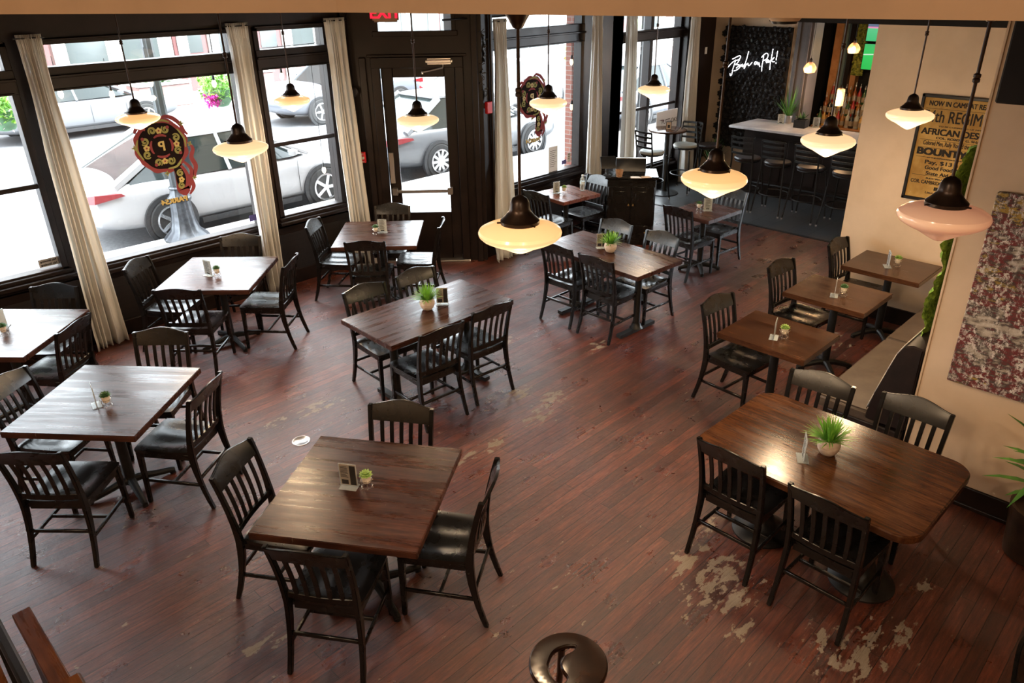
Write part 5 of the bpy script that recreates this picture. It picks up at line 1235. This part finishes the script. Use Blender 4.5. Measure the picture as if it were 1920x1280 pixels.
# hanging flower baskets
tag(MB().tube([(-2,10.7,3.4),(15,10.7,3.4)],.03,8).tube([(-2,10.7,3.4),(-2,10.7,-.01)],.03,8).tube([(15,10.7,3.4),(15,10.7,-.01)],.03,8).build('basket_rail','iron'),'long steel rail over the pavement carrying the flower baskets','rail')
mg=mat('magenta_petals',(.55,.02,.33),.5); pk=mat('white_petals',(.8,.6,.7),.5)
def basket(x,y,z,label,seed,R=.27,mag=True):
    t=thing('hanging_basket',label,'flower basket',(x,y,z)); r=random.Random(seed)
    MB().lathe([(.02,-.24),(.10,-.22),(.17,-.12),(.20,0),(.19,0),(.02,-.02)],24).build('basket_bowl',noisy(mat('green_basket',(.10,.22,.13),.7),(.08,.18,.10),(.14,.30,.18),6),t)
    MB().tube([(0,0,0),(0,0,3.40-z)],.008,6).build('hanging_chain','iron',t)
    def puffs(n,rr,mt,nm,lo,hi,s,front=None):
        m=MB()
        for k in range(n):
            a=r.uniform(0,2*PI); q=rr*math.sqrt(r.random()); zz=r.uniform(lo,hi); c0=Vector((q*math.cos(a),q*math.sin(a),zz)); d=Vector((r.uniform(-1,1),r.uniform(-1,1),r.uniform(-1,1))).normalized(); e=d.cross(Vector((0,0,1))).normalized()
            if front: c0+=Vector(front)
            m.add([c0+d*s,c0+e*s*.5,c0-d*s,c0-e*s*.5],[(0,1,2,3)])
        m.build(nm,mt,t,smooth=False)
    puffs(900,R,'grass','foliage',-.12,.22,.035)
    if mag: puffs(220,.11,mg,'magenta_flowers',-.1,.06,.03,(-.17,-.12,-.10))
    puffs(60,R,pk,'pale_flowers',-.22,.1,.02)
    return t
basket(4.97,10.70,1.96,'hanging basket with magenta flowers outside the emblem window',1)
basket(2.28,10.70,2.0,'green hanging basket outside the far left window',2,mag=False)
basket(7.05,13.9 if False else 10.7,1.9 if False else 2.05,'hanging basket outside near the entrance window',3,mag=False)
basket(12.75,10.7,1.85,'green hanging basket outside the double window',4,mag=False)
# string lights under the awning
m=MB(); t0=thing('festoon_cable','black cable of the outdoor string lights','cable',(0,0,0)); m.tube([(1.0,8.75,2.63),(2.6,8.75,2.58),(4.4,8.75,2.6),(5.4,8.75,2.62)],.006,6); m.tube([(6.7,7.38,2.62),(8.75,7.38,2.58)],.006,6); m.tube([(5.30,8.75,1.38),(5.30,8.75,2.62)],.004,6); m.tube([(8.69,7.38,1.9),(8.69,7.38,2.58)],.004,6); m.tube([(11.65,7.66,2.55),(11.65,7.66,2.84)],.004,6); m.build('cable','iron',t0)
fg=mat('bulb_glass',(1,.9,.75),.1,emit=(1,.85,.6),es=1.2)
bp=None
for x,y,z,l in ((2.42,8.75,2.36,'outdoor string bulb nearest the left curtain'),(2.90,8.75,2.30,'outdoor string bulb left of the lamp post'),(3.32,8.75,2.38,'outdoor string bulb in front of the lamp post'),(4.02,8.75,2.30,'outdoor string bulb by the magenta flower basket'),(4.88,8.75,2.30,'outdoor string bulb outside the narrow window'),(8.67,7.38,2.24,'upper outdoor bulb in front of the brick pier'),(8.69,7.38,1.62,'lower outdoor bulb in front of the brick pier'),(11.65,7.66,2.28,'outdoor string bulb at far right window'),(5.30,8.75,1.09,'low outdoor bulb at right edge of the narrow window')):
    if bp is None:
        bp=thing('string_bulb',l,'light bulb',(x,y,z)); MB().lathe([(.0,-.075),(.018,-.06),(.028,-.03),(.022,0),(.012,.02)],16).build('bulb',fg,bp); MB().lathe([(.014,.012),(.016,.02),(.014,.06),(.006,.07)],12).tube([(0,0,.06),(0,0,.33)],.004,6).build('socket','iron',bp)
        _used.add(bp.name); bp['group']='outdoor string bulbs'
    else: dup(bp,(x,y,z),0,l,'outdoor string bulbs')
# brick pier outside, right windows
rb=brick('red_brick',(.17,.05,.035),(.22,.08,.055),(.22,.19,.17))
struct(MB().box(8.80,9.28,7.46,7.60,0,4).build('wall_brick_pier',rb,smooth=False),'red brick pier outside'); struct(MB().box(11.86,12.2,7.72,7.82,0,4).build('wall_brick_pier',rb,smooth=False)); struct(MB().box(5.28,5.36,8.2,8.35,0,3.4).build('wall_brick_pier',rb,smooth=False))
# buildings across the street
pkw=noisy(mat('pink_painted_wood',(.2,.11,.105),.7),(.15,.085,.08),(.22,.13,.12),1.5); wp=mat('white_woodwork',(.55,.53,.5),.6); dg=mat('shop_window_glass',(.06,.07,.07),.12); dr_=mat('maroon_door',(.16,.06,.06),.5)
r=random.Random(6)
for bi,(bx0,bx1,lb) in enumerate(((-6,4.2,'pink shop building across the street, left part'),(4.2,12.2,'shop building with white columns across the street'),(12.2,20.5,'storefront with stepped entrance seen over the white sedan'),(20.5,40,'pale building across the street at far right'))):
    t=thing('shop_building',lb,'building',(bx0,26.2,-.02)); Wd=bx1-bx0
    MB().box(0,Wd,.3,6,0,7.5).build('wall',pkw if bi<3 else conc,t,smooth=False)
    n=max(3,int(Wd/1.35)); st=Wd/n
    for k in range(n):
        x=k*st
        MB().box(x,x+.28,0,.32,0,3.4).build('column',wp,t,bevel=.01)
        if k%3==1: d=MB().box(x+.38,x+st-.1,.18,.31,0,2.5).build('door',dr_,t); MB().box(x+.5,x+st-.25,.16,.19,1.2,2.2).build('pane',dg,d)
        else: 
            MB().box(x+.3,x+st-.02,.20,.31,0,.55).build('stall_riser',pkw,t); d=MB().box(x+.3,x+st-.02,.22,.31,.55,3.0).build('shop_window',wp,t); MB().box(x+.38,x+st-.1,.2,.225,.65,2.8).build('pane',dg,d)
            if k%2: MB().box(x+.5,x+st-.3,.12,.2,.66,1.15).build('display',mat('display_goods_%d_%d'%(bi,k),(r.uniform(.3,.7),r.uniform(.15,.5),r.uniform(.1,.3)),.6),t)
    MB().box(0,Wd,-.05,.35,3.0,3.5).build('cornice',wp,t,bevel=.02)
for (x,y,sx,sy,h_,lab) in ((9.3,24.0,1.5,1.0,.62,'pink wooden street planter box across the street behind lamp post'),(12.0,23.9,1.6,.9,.7,'maroon stepped planter across the street right of lamp post'),(7.3,25.1,1.3,.8,.5,'beige planter box across the street at left')):
    t=thing('street_planter',lab,'planter',(x,y,-.02)); MB().box(-sx/2,sx/2,-sy/2,sy/2,0,h_).build('box_body',pkw,t,bevel=.02); MB().box(-sx/2-.04,sx/2+.04,-sy/2-.04,sy/2+.04,h_,h_+.06).build('rim',wp,t,bevel=.01)
    m=MB(); blades(m,random.Random(int(x)),60,.2,.5,.03,.2,(0,0,h_+.05),e0=.2); m.build('foliage','foliage',t,smooth=False)
t=thing('flower_tub','white flower planter across the street, seen over small lamp','planter',(12.0,20.6,-.15)); MB().lathe([(.3,0),(.38,.5),(.36,.5),(0,.45)],20).build('tub',wp,t); m=MB(); blades(m,random.Random(5),160,.2,.45,.03,.25,(0,0,.48),e0=.2); m.build('flowers',noisy(mat('pale_blossom',(.75,.7,.4),.6),(.35,.5,.12),(.9,.85,.75),8),t,smooth=False)
# string of ground signs
t=thing('street_notice','white notice with red lettering block fixed across the street','sign',(11.1,25.9,1.1)); MB().box(-.17,.17,0,.03,0,1.2).build('board','paper',t); MB().box(-.11,.11,-.012,0,.72,.98).build('red_block','red',t); MB().box(-.11,.11,-.012,0,1.06,1.10).build('red_line','red',t); MB().tube([(0,.02,-1.1),(0,.02,0)],.03,8).build('post','steel',t)
# ------------------------------------------------------------------ groups
G={'chair':'slat-back dining chairs','table':'dining room tables','lamp':'pendant lamps','curtain':'off-white window curtains','car':'cars parked in the street','building':'shop buildings across the street','flower basket':'hanging flower baskets','planter':'street planters','light bulb':'outdoor string bulbs','television':'stacked televisions','sticker':'window stickers','window decal':'painted window emblems'}
for o in bpy.data.objects:
    if o.parent is None and o.get('category') in G and not o.get('group'): o['group']=G[o['category']]
for o in bpy.data.objects:
    if o.parent is not None and o.type=='EMPTY': pass
